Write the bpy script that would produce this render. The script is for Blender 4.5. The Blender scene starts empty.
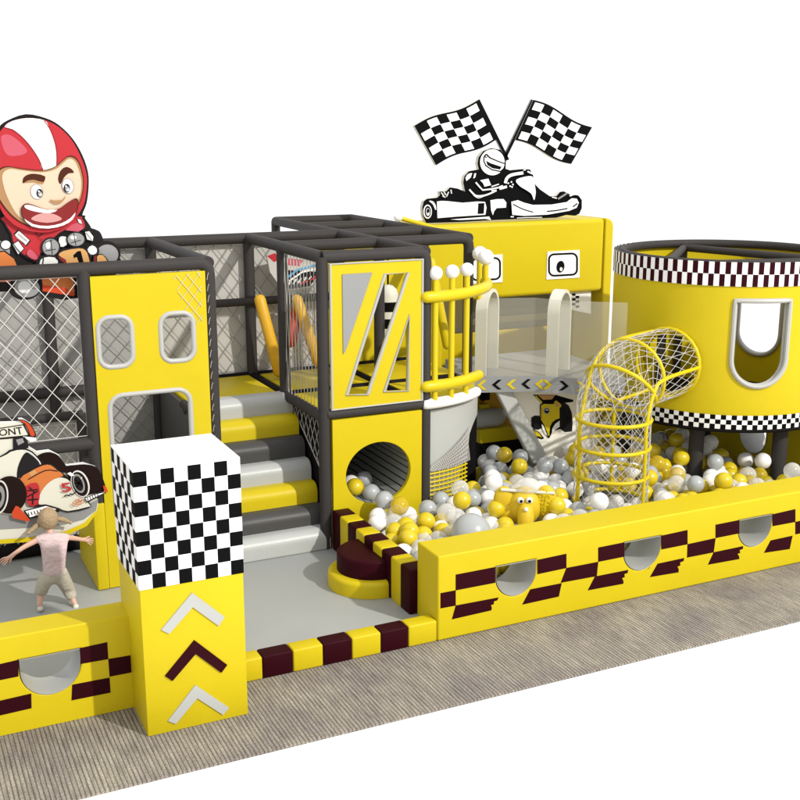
import bpy, bmesh, math, random
from mathutils import Vector, Matrix
from mathutils.geometry import tessellate_polygon
random.seed(7)
PI = math.pi
scene = bpy.context.scene
COL = scene.collection

# ------------------------------------------------------------------ camera
YAW = math.radians(25.7); PITCH = math.atan2(266, 1111)
CAM = Vector((-4.3586, -8.2661, 4.5))
FH = Vector((math.sin(YAW), math.cos(YAW), 0)); RT = Vector((math.cos(YAW), -math.sin(YAW), 0)); UP0 = Vector((0, 0, 1))
FW = FH * math.cos(PITCH) - UP0 * math.sin(PITCH); UPV = FH * math.sin(PITCH) + UP0 * math.cos(PITCH)
cam = bpy.data.objects.new('camera', bpy.data.cameras.new('camera'))
COL.objects.link(cam); scene.camera = cam
cam.location = CAM
cam.rotation_euler = (PI / 2 - PITCH, 0, -YAW)
cam.data.sensor_width = 36; cam.data.lens = 36 * 1111 / 800
cam.data.clip_start = .05; cam.data.clip_end = 500

# ------------------------------------------------------------------ light: white studio surround + one key lamp
world = bpy.data.worlds.new('World'); scene.world = world; world.use_nodes = True
bg = world.node_tree.nodes['Background']; bg.inputs[0].default_value = (1, 1, 1, 1); bg.inputs[1].default_value = 1.18
KD = Vector((.48, -1.0, .78)).normalized()
kl = bpy.data.lights.new('key_lamp', 'AREA'); kl.shape = 'DISK'; kl.size = .9; kl.energy = 17500; kl.color = (1, .965, .90)
key = bpy.data.objects.new('key_lamp', kl); COL.objects.link(key)
key.location = Vector((0, 2.5, 1)) + KD * 42
key.rotation_euler = (-KD).to_track_quat('-Z', 'Y').to_euler()
scene.view_settings.view_transform = 'Standard'; scene.view_settings.look = 'None'
scene.view_settings.exposure = 0; scene.view_settings.gamma = 1
scene.cycles.use_denoising = True
scene.cycles.max_bounces = 8; scene.cycles.transparent_max_bounces = 16

# ------------------------------------------------------------------ helpers
def at(px, py, axis, val):
    """point where the sight line through photo pixel (px,py) meets the plane axis=val"""
    r = FW * 1111 + RT * (px - 400) - UPV * (py - 400)
    i = 'xyz'.index(axis)
    return CAM + r * ((val - CAM[i]) / r[i])

def proj(p):
    d = Vector(p) - CAM; z = d.dot(FW)
    return 400 + 1111 * d.dot(RT) / z, 400 - 1111 * d.dot(UPV) / z, z

MATS = {}
def mat(name, col, rough=.42, bump=.08, scale=60, var=.05, spec=.4, metal=0, bdist=.004):
    m = bpy.data.materials.new(name); m.use_nodes = True
    nt = m.node_tree; b = nt.nodes['Principled BSDF']; L = nt.links.new
    b.inputs['Roughness'].default_value = rough
    b.inputs['Specular IOR Level'].default_value = spec
    b.inputs['Metallic'].default_value = metal
    tc = nt.nodes.new('ShaderNodeTexCoord')
    n1 = nt.nodes.new('ShaderNodeTexNoise'); n1.inputs['Scale'].default_value = 2.3; n1.inputs['Detail'].default_value = 4
    L(tc.outputs['Object'], n1.inputs['Vector'])
    mx = nt.nodes.new('ShaderNodeMix'); mx.data_type = 'RGBA'
    c = Vector(col[:3])
    mx.inputs[6].default_value = (*(c * (1 - var)), 1); mx.inputs[7].default_value = (*(c * (1 + var)), 1)
    L(n1.outputs['Fac'], mx.inputs[0]); L(mx.outputs[2], b.inputs['Base Color'])
    if bump:
        n2 = nt.nodes.new('ShaderNodeTexNoise'); n2.inputs['Scale'].default_value = scale; n2.inputs['Detail'].default_value = 3
        L(tc.outputs['Object'], n2.inputs['Vector'])
        n3 = nt.nodes.new('ShaderNodeTexNoise'); n3.inputs['Scale'].default_value = 3.0; n3.inputs['Detail'].default_value = 2
        L(tc.outputs['Object'], n3.inputs['Vector'])
        ad = nt.nodes.new('ShaderNodeMath'); ad.operation = 'MULTIPLY_ADD'; ad.inputs[1].default_value = 4.0
        L(n3.outputs['Fac'], ad.inputs[0]); L(n2.outputs['Fac'], ad.inputs[2])
        bp = nt.nodes.new('ShaderNodeBump'); bp.inputs['Strength'].default_value = bump; bp.inputs['Distance'].default_value = bdist
        L(ad.outputs[0], bp.inputs['Height']); L(bp.outputs['Normal'], b.inputs['Normal'])
    MATS[name] = m
    return m

YEL = mat('yellow_vinyl', (.545, .425, .008), .42, .28, spec=.18)
YELP = mat('yellow_plastic', (.575, .448, .008), .34, .05, spec=.25)
MAR = mat('maroon_vinyl', (.026, .002, .005), .5, .25, spec=.06)
DRK = mat('charcoal_foam', (.040, .036, .035), .62, .3, 90, spec=.14)
BLK = mat('black_print', (.0045, .0045, .005), .6, 0, spec=.03)
BLKF = mat('black_foam', (.010, .008, .009), .65, .2, spec=.06)
WHT = mat('white_vinyl', (.80, .80, .80), .4, .12, spec=.2)
CRM = mat('cream_vinyl', (.60, .585, .50), .4, .12, spec=.2)
LGR = mat('light_grey_vinyl', (.40, .41, .395), .38, .25)
MGR = mat('mid_grey_vinyl', (.245, .25, .255), .45, .2)
SGR = mat('steel_grey_vinyl', (.060, .058, .056), .42, .3, spec=.22)
MATG = mat('grey_floor_mat', (.315, .325, .315), .5, .2)
TRIM = mat('grey_trim', (.40, .40, .385), .4, .05)
GBD = mat('grey_wall_board', (.34, .335, .32), .6, .1, 40, .06)
BEI = mat('pale_wall_board', (.45, .435, .405), .6, .1, 40, .06)
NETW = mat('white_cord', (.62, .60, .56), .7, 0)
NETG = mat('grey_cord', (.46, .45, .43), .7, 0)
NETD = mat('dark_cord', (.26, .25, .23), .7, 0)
WBALL = mat('white_ball_plastic', (.80, .79, .78), .25, .02, spec=.5)
GBALL = mat('grey_ball_plastic', (.36, .38, .39), .28, .02, spec=.5)
YBALL = mat('yellow_ball_plastic', (.60, .455, .012), .28, .02, spec=.5)
RED = mat('red_print', (.40, .028, .036), .5, 0, spec=.08)
PNK = mat('pale_red_print', (.46, .085, .12), .5, 0, spec=.08)
SKIN = mat('peach_print', (.60, .455, .335), .5, 0, spec=.08)
SKND = mat('tan_print', (.34, .19, .09), .5, 0, spec=.08)
BRN = mat('brown_print', (.060, .018, .009), .5, 0, spec=.06)
ORG = mat('orange_print', (.52, .16, .045), .5, 0, spec=.08)
ORR = mat('orange_red_print', (.50, .06, .02), .5, 0, spec=.08)
TAN = mat('amber_print', (.50, .27, .10), .5, 0, spec=.08)
GRP = mat('grey_print', (.23, .23, .23), .5, 0)
LGP = mat('pale_grey_print', (.60, .60, .58), .5, 0)
TYR = mat('tyre_print', (.014, .007, .006), .6, 0, spec=.05)
OUT = mat('outline_print', (.016, .014, .015), .6, 0, spec=.05)
DRD = mat('mouth_print', (.19, .022, .022), .5, 0, spec=.06)
TNG = mat('tongue_print', (.50, .25, .24), .5, 0, spec=.08)
BLU = mat('blue_print', (.05, .28, .52), .5, 0)
OCH = mat('ochre_foam', (.62, .34, .012), .4, .15)
FLESH = mat('child_skin', (.60, .36, .27), .5, .05)
HAIR = mat('blond_hair', (.36, .26, .15), .7, .9, 45, bdist=.02)
SHIRT = mat('pink_cotton', (.60, .46, .46), .85, .9, 26, bdist=.02)
PANTS = mat('khaki_cotton', (.42, .385, .31), .85, .9, 26, bdist=.02)
TOYY = mat('yellow_plush', (.60, .42, .012), .55, .5, 50)
TUBEI = mat('tunnel_lining', (.25, .26, .25), .45, .1)

def translucent(name, col, alpha, rough=.15, gloss=True):
    m = bpy.data.materials.new(name); m.use_nodes = True
    nt = m.node_tree; nt.nodes.clear(); L = nt.links.new
    o = nt.nodes.new('ShaderNodeOutputMaterial'); mx = nt.nodes.new('ShaderNodeMixShader')
    t = nt.nodes.new('ShaderNodeBsdfTransparent'); p = nt.nodes.new('ShaderNodeBsdfPrincipled')
    p.inputs['Base Color'].default_value = (*col, 1); p.inputs['Roughness'].default_value = rough
    fr = nt.nodes.new('ShaderNodeLayerWeight'); fr.inputs['Blend'].default_value = .25
    ma = nt.nodes.new('ShaderNodeMath'); ma.operation = 'MULTIPLY_ADD'; ma.use_clamp = True
    ma.inputs[1].default_value = .5 if gloss else 0; ma.inputs[2].default_value = alpha
    L(fr.outputs['Facing'], ma.inputs[0]); L(ma.outputs[0], mx.inputs[0])
    L(t.outputs[0], mx.inputs[1]); L(p.outputs[0], mx.inputs[2]); L(mx.outputs[0], o.inputs['Surface'])
    return m
WBG = mat('warm_beige_board', (.50, .44, .24), .5, .1)
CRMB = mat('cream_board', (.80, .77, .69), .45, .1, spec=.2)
YCL = translucent('amber_clear_plastic', (.62, .45, .02), .5)
CLR = translucent('clear_ball_plastic', (.80, .80, .78), .34)
ACR = translucent('frosted_acrylic', (.50, .49, .42), .16, .3, False)

def carpet_mat():
    m = bpy.data.materials.new('ribbed_carpet'); m.use_nodes = True
    nt = m.node_tree; b = nt.nodes['Principled BSDF']; L = nt.links.new
    b.inputs['Roughness'].default_value = .95; b.inputs['Specular IOR Level'].default_value = .1
    tc = nt.nodes.new('ShaderNodeTexCoord')
    def noise(scl, sx, sy, det=2):
        mp = nt.nodes.new('ShaderNodeMapping'); mp.inputs['Scale'].default_value = (sx, sy, 1)
        L(tc.outputs['Object'], mp.inputs['Vector'])
        n = nt.nodes.new('ShaderNodeTexNoise'); n.inputs['Scale'].default_value = scl; n.inputs['Detail'].default_value = det
        L(mp.outputs[0], n.inputs['Vector']); return n.outputs['Fac'], mp
    wv = nt.nodes.new('ShaderNodeTexWave'); wv.bands_direction = 'X'; wv.inputs['Scale'].default_value = 9.6
    wv.inputs['Distortion'].default_value = .35; wv.inputs['Detail'].default_value = 2; wv.inputs['Detail Scale'].default_value = 3
    L(tc.outputs['Object'], wv.inputs['Vector'])
    rp = nt.nodes.new('ShaderNodeValToRGB'); e = rp.color_ramp.elements
    e[0].position = .0; e[0].color = (.118, .107, .096, 1); e[1].position = .42; e[1].color = (.272, .256, .234, 1)
    L(wv.outputs['Fac'], rp.inputs[0])
    s1, _ = noise(40, 1, .10, 5)
    r2 = nt.nodes.new('ShaderNodeValToRGB'); e = r2.color_ramp.elements
    e[0].position = .30; e[0].color = (.66, .64, .64, 1); e[1].position = .70; e[1].color = (1.32, 1.30, 1.25, 1)
    L(s1, r2.inputs[0])
    m1 = nt.nodes.new('ShaderNodeMix'); m1.data_type = 'RGBA'; m1.blend_type = 'MULTIPLY'; m1.inputs[0].default_value = .85
    L(rp.outputs[0], m1.inputs[6]); L(r2.outputs[0], m1.inputs[7])
    # cloudy tint of the weave
    s3, _ = noise(1.5, 1, 1, 3)
    r3 = nt.nodes.new('ShaderNodeValToRGB'); e = r3.color_ramp.elements
    e[0].position = .36; e[0].color = (.82, .79, .82, 1); e[1].position = .66; e[1].color = (1.17, 1.15, 1.05, 1)
    L(s3, r3.inputs[0])
    m2 = nt.nodes.new('ShaderNodeMix'); m2.data_type = 'RGBA'; m2.blend_type = 'MULTIPLY'; m2.inputs[0].default_value = 1
    L(m1.outputs[2], m2.inputs[6]); L(r3.outputs[0], m2.inputs[7])
    s2, _ = noise(90, 1, .55, 4)
    r4 = nt.nodes.new('ShaderNodeValToRGB'); e = r4.color_ramp.elements
    e[0].position = .3; e[0].color = (.6, .6, .6, 1); e[1].position = .7; e[1].color = (1.38, 1.38, 1.36, 1)
    L(s2, r4.inputs[0])
    m3 = nt.nodes.new('ShaderNodeMix'); m3.data_type = 'RGBA'; m3.blend_type = 'MULTIPLY'; m3.inputs[0].default_value = .8
    L(m2.outputs[2], m3.inputs[6]); L(r4.outputs[0], m3.inputs[7])
    L(m3.outputs[2], b.inputs['Base Color'])
    bp = nt.nodes.new('ShaderNodeBump'); bp.inputs['Strength'].default_value = .4; bp.inputs['Distance'].default_value = .004
    L(wv.outputs['Fac'], bp.inputs['Height']); L(bp.outputs[0], b.inputs['Normal'])
    return m
CARPET = carpet_mat()

class MB:
    """collects shapes (world coordinates) and links them as one mesh object"""
    def __init__(s): s.v = []; s.f = []; s.mi = []; s.mats = []
    def m(s, material):
        if material not in s.mats: s.mats.append(material)
        return s.mats.index(material)
    def add(s, vs, fs, material):
        o = len(s.v); k = s.m(material)
        s.v += [Vector(v) for v in vs]
        for f in fs: s.f.append([i + o for i in f]); s.mi.append(k)
        return s
    def box(s, x0, y0, z0, x1, y1, z1, material, bev=0, seg=3, rot=None, piv=None):
        bm = bmesh.new(); bmesh.ops.create_cube(bm, size=1)
        for v in bm.verts: v.co = Vector((x0 + (v.co.x + .5) * (x1 - x0), y0 + (v.co.y + .5) * (y1 - y0), z0 + (v.co.z + .5) * (z1 - z0)))
        if bev: bmesh.ops.bevel(bm, geom=list(bm.edges), offset=bev, segments=seg, profile=.5, affect='EDGES')
        if rot is not None:
            p = Vector(piv)
            for v in bm.verts: v.co = rot @ (v.co - p) + p
        bm.verts.index_update()
        s.add([v.co.copy() for v in bm.verts], [[v.index for v in f.verts] for f in bm.faces], material); bm.free(); return s
    def tube(s, pts, r, material, n=12, closed=False, caps=True, round_caps=False):
        pts = [Vector(p) for p in pts]; N = len(pts); rs = r if isinstance(r, (list, tuple)) else [r] * N
        if round_caps:
            a, b = pts[0], pts[-1]; da = (a - pts[1]).normalized(); db = (b - pts[-2]).normalized(); R = rs[0]
            st = [(1, .06), (.86, .5), (.5, .86)]
            pts = [a + da * R * k for k, _ in st] + pts + [b + db * R * k for k, _ in reversed(st)]
            rs = [R * q for _, q in st] + list(rs) + [R * q for _, q in reversed(st)]; N = len(pts)
        vs = []; fs = []; u = None
        for i, p in enumerate(pts):
            if closed: t = pts[(i + 1) % N] - pts[i - 1]
            else: t = pts[min(i + 1, N - 1)] - pts[max(i - 1, 0)]
            t = t.normalized() if t.length > 1e-9 else Vector((0, 0, 1))
            if u is None:
                u = t.cross(Vector((0, 0, 1)) if abs(t.z) < .9 else Vector((1, 0, 0))).normalized()
            u = (u - t * u.dot(t)).normalized(); w = t.cross(u)
            for k in range(n):
                a = 2 * PI * k / n; vs.append(p + (u * math.cos(a) + w * math.sin(a)) * rs[i])
        for i in range(N if closed else N - 1):
            j = (i + 1) % N
            for k in range(n): fs.append([i * n + k, i * n + (k + 1) % n, j * n + (k + 1) % n, j * n + k])
        if caps and not closed: fs.append(list(range(n))[::-1]); fs.append([(N - 1) * n + k for k in range(n)])
        return s.add(vs, fs, material)
    def sphere(s, c, r, material, seg=20, ring=12, sc=(1, 1, 1), rot=None):
        c = Vector(c); vs = []; fs = []
        for i in range(1, ring):
            a = PI * i / ring
            for k in range(seg):
                b = 2 * PI * k / seg
                v = Vector((r * sc[0] * math.sin(a) * math.cos(b), r * sc[1] * math.sin(a) * math.sin(b), r * sc[2] * math.cos(a)))
                vs.append(c + (rot @ v if rot is not None else v))
        for e in (1, -1):
            v = Vector((0, 0, e * r * sc[2])); vs.append(c + (rot @ v if rot is not None else v))
        t = len(vs) - 2; bt = len(vs) - 1
        for i in range(ring - 2):
            for k in range(seg): fs.append([i * seg + k, (i + 1) * seg + k, (i + 1) * seg + (k + 1) % seg, i * seg + (k + 1) % seg])
        for k in range(seg):
            fs.append([t, k, (k + 1) % seg]); q = (ring - 2) * seg; fs.append([bt, q + (k + 1) % seg, q + k])
        return s.add(vs, fs, material)
    def prism(s, loops, t0, t1, fmap, material, side=None):
        """loops (outer, holes...) of (u,v) extruded from t0 to t1; fmap(u,v,t) -> point"""
        side = side or material
        flat = [p for l in loops for p in l]
        tri = tessellate_polygon([[Vector((p[0], p[1], 0)) for p in l] for l in loops])
        n = len(flat)
        vs = [fmap(u, v, t0) for u, v in flat]; 
        s.add(vs, [list(t) for t in tri], material)
        s.add(vs + [fmap(u, v, t1) for u, v in flat], [[i + n for i in t][::-1] for t in tri], side)
        o = 0
        for l in loops:
            k = len(l)
            s.add([fmap(u, v, t0) for u, v in l] + [fmap(u, v, t1) for u, v in l], [[i, (i + 1) % k, k + (i + 1) % k, k + i] for i in range(k)], side)
            o += k
        return s
    def build(s, name, parent=None, base=None, angle=40, bevel=0, seg=3):
        root = parent
        while root is not None and root.parent is not None: root = root.parent
        off = root.location.copy() if root is not None else Vector(base if base is not None else (0, 0, 0))
        me = bpy.data.meshes.new(name)
        me.from_pydata([tuple(v - off) for v in s.v], [], s.f)
        for m_ in s.mats: me.materials.append(m_)
        for p, k in zip(me.polygons, s.mi): p.material_index = k
        bm = bmesh.new(); bm.from_mesh(me)
        bmesh.ops.remove_doubles(bm, verts=bm.verts, dist=1e-5)
        if bevel: bmesh.ops.dissolve_limit(bm, angle_limit=.01, verts=bm.verts, edges=bm.edges, delimit={'MATERIAL'})
        bmesh.ops.recalc_face_normals(bm, faces=bm.faces)
        bm.to_mesh(me); bm.free()
        me.shade_smooth(); me.set_sharp_from_angle(angle=math.radians(angle))
        o = bpy.data.objects.new(name, me); COL.objects.link(o)
        if parent is not None: o.parent = parent
        else: o.location = off
        if bevel:
            b = o.modifiers.new('bevel', 'BEVEL'); b.width = bevel; b.segments = seg; b.limit_method = 'ANGLE'; b.angle_limit = math.radians(50)
            b.harden_normals = False
        return o

def tag(o, label, cat, group=None, kind=None):
    if label: o['label'] = label
    if cat: o['category'] = cat
    if group: o['group'] = group
    if kind: o['kind'] = kind
    return o
def thing(name, loc, label, cat, group=None):
    o = bpy.data.objects.new(name, None); o.empty_display_size = .2; COL.objects.link(o); o.location = loc
    return tag(o, label, cat, group)
def XZ(u, v, t): return Vector((u, t, v))          # plate in a plane y = t
def YZ(u, v, t): return Vector((t, u, v))
def XY(u, v, t): return Vector((u, v, t))
def rrect(x0, z0, x1, z1, r, n=6):
    out = []
    for cx, cz, a0 in ((x1 - r, z1 - r, 0), (x0 + r, z1 - r, 90), (x0 + r, z0 + r, 180), (x1 - r, z0 + r, 270)):
        for i in range(n + 1):
            a = math.radians(a0 + 90 * i / n); out.append((cx + r * math.cos(a), cz + r * math.sin(a)))
    return out
def circ(cx, cy, rx, ry=None, n=32, rot=0):
    ry = ry or rx; c, s_ = math.cos(rot), math.sin(rot); out = []
    for i in range(n):
        a = 2 * PI * i / n; x, y = rx * math.cos(a), ry * math.sin(a); out.append((cx + x * c - y * s_, cy + x * s_ + y * c))
    return out
def smooth(pts, n=5, closed=True):
    """Catmull-Rom through the points"""
    N = len(pts); out = []
    for i in range(N if closed else N - 1):
        p = [pts[(i + k) % N] if closed else pts[min(max(i + k, 0), N - 1)] for k in (-1, 0, 1, 2)]
        for j in range(n):
            t = j / n
            out.append(tuple(.5 * (2 * p[1][a] + (p[2][a] - p[0][a]) * t + (2 * p[0][a] - 5 * p[1][a] + 4 * p[2][a] - p[3][a]) * t * t + (3 * p[1][a] - p[0][a] - 3 * p[2][a] + p[3][a]) * t ** 3) for a in (0, 1)))
    if not closed: out.append(tuple(pts[-1]))
    return out
def pxz(pts, y): return [(lambda p: (p.x, p.z))(at(a, b, 'y', y)) for a, b in pts]
def crop(pts, ox, oy, sc): return [(ox + a * sc, oy + b * sc) for a, b in pts]

class Art:
    """flat printed artwork on a board whose face is the plane y; each layer lies 1.2 mm proud of the one below"""
    def __init__(s, y, ox=0, oy=0, sc=1): s.mb = MB(); s.y = y; s.k = 0; s.o = (ox, oy, sc)
    def frame(s, ox, oy, sc): s.o = (ox, oy, sc); return s
    def poly(s, pts, material, sm=0, step=True):
        if step: s.k += 1
        p = crop(pts, *s.o)
        if sm: p = smooth(p, sm)
        p = pxz(p, s.y); yy = s.y - .0012 * s.k - .0002
        tri = tessellate_polygon([[Vector((a, b, 0)) for a, b in p]])
        s.mb.add([(a, yy, b) for a, b in p], [list(t) for t in tri], material); return s
    def line(s, pts, w, material, sm=0, closed=False, step=True):
        """a stroke of width w (in pixels of the current frame)"""
        if sm: pts = smooth(pts, sm, closed)
        N = len(pts); L_, R_ = [], []
        for i in range(N):
            a = pts[i - 1] if (i or closed) else pts[0]; b = pts[(i + 1) % N] if (i < N - 1 or closed) else pts[-1]
            dx, dy = b[0] - a[0], b[1] - a[1]; l = math.hypot(dx, dy) or 1
            L_.append((pts[i][0] - dy / l * w / 2, pts[i][1] + dx / l * w / 2)); R_.append((pts[i][0] + dy / l * w / 2, pts[i][1] - dx / l * w / 2))
        if step: s.k += 1
        yy = s.y - .0012 * s.k - .0002
        q = pxz(crop(L_ + R_, *s.o), s.y)
        s.mb.add([(a, yy, b) for a, b in q], [[i, (i + 1) % N, N + (i + 1) % N, N + i] for i in range(N if closed else N - 1)], material); return s
    def text(s, body, quad, material, fat=0.0):
        """quad = bottom-left, bottom-right, top-right, top-left in the current frame"""
        s.k += 1
        cu = bpy.data.curves.new('lettering', 'FONT'); cu.body = body; cu.offset = fat
        ob = bpy.data.objects.new('lettering', cu); COL.objects.link(ob)
        dg = bpy.context.evaluated_depsgraph_get(); me = bpy.data.meshes.new_from_object(ob.evaluated_get(dg))
        xs = [v.co.x for v in me.vertices]; ys = [v.co.y for v in me.vertices]
        x0, x1, y0, y1 = min(xs), max(xs), min(ys), max(ys); yy = s.y - .0012 * s.k - .0002
        q = crop(quad, *s.o); pts = []
        for v in me.vertices:
            u = (v.co.x - x0) / (x1 - x0); w = (v.co.y - y0) / (y1 - y0)
            pts.append(tuple(sum(c * q[i][a] for i, c in enumerate(((1 - u) * (1 - w), u * (1 - w), u * w, (1 - u) * w))) for a in (0, 1)))
        pz = pxz(pts, s.y)
        s.mb.add([(a, yy, b) for a, b in pz], [list(p.vertices) for p in me.polygons], material)
        bpy.data.objects.remove(ob); bpy.data.curves.remove(cu); bpy.data.meshes.remove(me); return s

def clip_line(p, d, poly):
    """parts of the line p+t*d inside a convex polygon (2D)"""
    t0, t1 = -1e9, 1e9; n = len(poly)
    ar = sum(poly[i][0] * poly[(i + 1) % n][1] - poly[(i + 1) % n][0] * poly[i][1] for i in range(n))
    for i in range(n):
        a = poly[i]; b = poly[(i + 1) % n]; nx, ny = -(b[1] - a[1]), b[0] - a[0]
        if ar < 0: nx, ny = -nx, -ny
        den = nx * d[0] + ny * d[1]; num = nx * (p[0] - a[0]) + ny * (p[1] - a[1])
        if abs(den) < 1e-9:
            if num < 0: return None
            continue
        t = -num / den
        if den > 0: t0 = max(t0, t)
        else: t1 = min(t1, t)
    return (t0, t1) if t1 > t0 + 1e-4 else None
def net_mesh(poly, fmap, pitch=.2, r=.0055, material=None, slope=1.25, families=2, border=True):
    mb = MB(); us = [p[0] for p in poly]; vs = [p[1] for p in poly]
    for sgn in ((1, -1) if families == 2 else (1,)):
        d = (1, sgn * slope); L = (max(us) - min(us)) + (max(vs) - min(vs)) * 2
        x = min(us) - L
        while x < max(us) + L:
            c = clip_line((x, min(vs)), d, poly)
            if c:
                a = (x + c[0] * d[0], min(vs) + c[0] * d[1]); b = (x + c[1] * d[0], min(vs) + c[1] * d[1])
                off = .004 * sgn
                mb.tube([fmap(a[0], a[1], off), fmap(b[0], b[1], off)], r, material, 5)
            x += pitch
    if border: mb.tube([fmap(u, v, 0) for u, v in poly], r * 1.6, material, 5, closed=True)
    return mb

# ------------------------------------------------------------------ the ground
tag(MB().box(-9, -16, -.05, 13, 6.6, -.02, WHT).build('white_floor'), None, None, kind='structure')
tag(MB().box(-6.5, -1.085, -.018, 6.75, 6.5, 0, CARPET).build('carpet'), None, None, kind='structure')
tag(MB().box(-1.96, .02, .002, .2, 2.5, .1, MATG, .012).build('grey_floor_mat'), None, None, kind='structure')
tag(MB().box(-4.9, .2, .004, -1.97, 4.7, .075, MATG, .012).build('playroom_floor_mat'), None, None, kind='structure')
tag(MB().box(.14, .42, .002, 6.2, 4.4, .06, MATG, .01).build('ball_pit_floor'), None, None, kind='structure')

# ------------------------------------------------------------------ low padded walls
def ushape(x0, x1, zt, zb, n=16):
    cx = (x0 + x1) / 2; r = (x1 - x0) / 2; rz = min(r, zt - zb); out = [(x1, zt)]
    out = [(x0, zt), (x1, zt)]
    for i in range(n + 1):
        a = -PI * i / n; out.append((cx + r * math.cos(a), zb + rz + rz * math.sin(a)))
    return out
def padded_wall(name, x0, x1, h, d, holes, patches, label, sp):
    t = thing(name, ((x0 + x1) / 2, d / 2, 0), label, 'padded wall')
    MB().prism([[(x0, .001), (x1, .001), (x1, h), (x0, h)]] + holes, 0, d, XZ, YEL).build('body', t, bevel=.028)
    for hp in holes:
        mb = MB(); n = len(hp); cx0 = sum(u for u, v in hp) / n; cz0 = sum(v for u, v in hp) / n
        hp = [(cx0 + (u - cx0) * .975, cz0 + (v - cz0) * .975) for u, v in hp]
        mb.add([(u, -.004, v) for u, v in hp] + [(u, d + .004, v) for u, v in hp], [[i, (i + 1) % n, n + (i + 1) % n, n + i] for i in range(n)], LGR)
        mb.build('porthole_lining', t)
    for p in patches:
        o = MB().prism([p], -.0035, .004, XZ, MAR).build('check_patch', t)
    return t
# right wall checks, traced in photo pixels on the wall face and squared up
def wx(cx, cy): p = at(420 + .475 * cx, 500 + .475 * cy, 'y', 0); return p.x, p.z
def wrect(a, b, c, d):  # TL, TR, BR, BL in the crop
    pts = [a, b, c, d]
    if b[0] - c[0] > 7:
        k = lambda t, o: (b[0] + (c[0] - b[0]) * t + o, b[1] + (c[1] - b[1]) * t)
        pts = [a, b, k(.22, 1), k(.30, -5), k(.52, -2), k(.6, -7), k(.8, -2), c, d]
    return [wx(*q) for q in pts]
patches = [wrect((75,157),(158,141),(158,174),(75,190)), wrect((247,126),(308,113),(308,143),(247,156)), wrect((375,100),(430,89),(430,119),(375,130)),
           wrect((508,75),(563,63),(563,93),(508,104)), wrect((622,52),(672,42),(672,70),(622,80)), wrect((742,30),(790,19),(790,46),(742,55)),
           wrect((43,196),(75,190),(75,222),(43,228)), wrect((308,143),(375,130),(372,160),(296,174)), wrect((563,93),(622,80),(618,110),(562,121)), wrect((790,46),(850,33),(846,62),(790,72)),
           wrect((75,222),(165,205),(150,232),(67,251)), wrect((232,188),(298,175),(292,203),(215,220)), wrect((368,161),(438,147),(428,176),(353,190)),
           wrect((500,134),(556,122),(544,152),(484,162)), wrect((618,110),(680,97),(672,124),(606,136)), wrect((738,85),(784,75),(778,103),(724,111))]
holes = []
for xa, xb, yt, yb in ((160, 245, 132, 201), (430, 508, 82, 147), (672, 742, 36, 97)):
    a = wx(xa, yt + 7); b = wx(xb, yt - 7); c = wx((xa + xb) / 2, yb)
    holes.append(ushape(a[0], b[0], (a[1] + b[1]) / 2, c[1]))
padded_wall('padded_wall', 0, 6.65, .822, .42, holes, patches, 'long yellow padded ball pit wall with maroon checks and three grey portholes, nearest the carpet', 0)
def lx(cx, cy): p = at(cx * .325, 580 + cy * .325, 'y', 0); return p.x, p.z
def lrect(*q): return [lx(*a) for a in q]
patches = [lrect((247,209),(330,191),(333,243),(247,258)), lrect((333,243),(403,231),(404,284),(337,297)), lrect((222,322),(337,300),(340,346),(220,370)),
           lrect((-70,275),(57,245),(57,296),(-70,322)), lrect((-60,385),(96,349),(97,394),(-60,430))]
a = lx(56, 246); b = lx(247, 210); c = lx(152, 353)
padded_wall('padded_wall', -4.9, -1.98, .802, .30, [ushape(a[0], b[0], (a[1] + b[1]) / 2, c[1])], patches, 'lower yellow padded wall with maroon checks and one grey porthole, left of the checkered pillar', 0)
# pit side and back walls
t = thing('padded_wall', (6.42, 2.4, 0), 'yellow padded wall closing the far right end of the ball pit, behind the drum tower legs', 'padded wall')
ph = ushape(2.45, 2.95, .66, .30)
MB().prism([[(.425, .001), (4.85, .001), (4.85, .822), (.425, .822)], ph], 6.2, 6.62, YZ, YEL).build('body', t, bevel=.028)
ph = [(2.7 + (u - 2.7) * .97, .5 + (v - .5) * .97) for u, v in ph]; n = len(ph); MB().add([(6.196, u, v) for u, v in ph] + [(6.624, u, v) for u, v in ph], [[i, (i + 1) % n, n + (i + 1) % n, n + i] for i in range(n)], LGR).build('porthole_lining', t)
tag(MB().box(3.6, 4.42, .001, 6.195, 4.84, .822, YEL, .03).build('padded_wall', base=(4.9, 4.6, 0)), 'yellow padded wall along the back of the ball pit, behind the net tube', 'padded wall')

# ------------------------------------------------------------------ checkered pillar
PX0, PX1, PY0, PY1, PZ, PC = -2.765, -1.965, -.5, .25, 2.135, 1.205
t = thing('checkered_pillar', ((PX0 + PX1) / 2, -.12, 0), 'square pillar with black and white checkered cap over yellow base with three chevrons', 'pillar')
MB().box(PX0, PY0, .001, PX1, PY1, PC, YEL, .006, 2).build('base', t)
mb = MB(); e = .004
def grid(mb, o, du, dv, nu, nv, m0, m1, flip=0):
    o, du, dv = Vector(o), Vector(du), Vector(dv)
    for i in range(nu):
        for j in range(nv):
            mb.add([o + du * i + dv * j, o + du * (i + 1) + dv * j, o + du * (i + 1) + dv * (j + 1), o + du * i + dv * (j + 1)], [[0, 1, 2, 3]], m0 if (i + j + flip) % 2 == 0 else m1)
w = PX1 - PX0 + 2 * e; d = PY1 - PY0 + 2 * e; h = PZ - PC; N = 8
hr = h * .985
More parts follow.
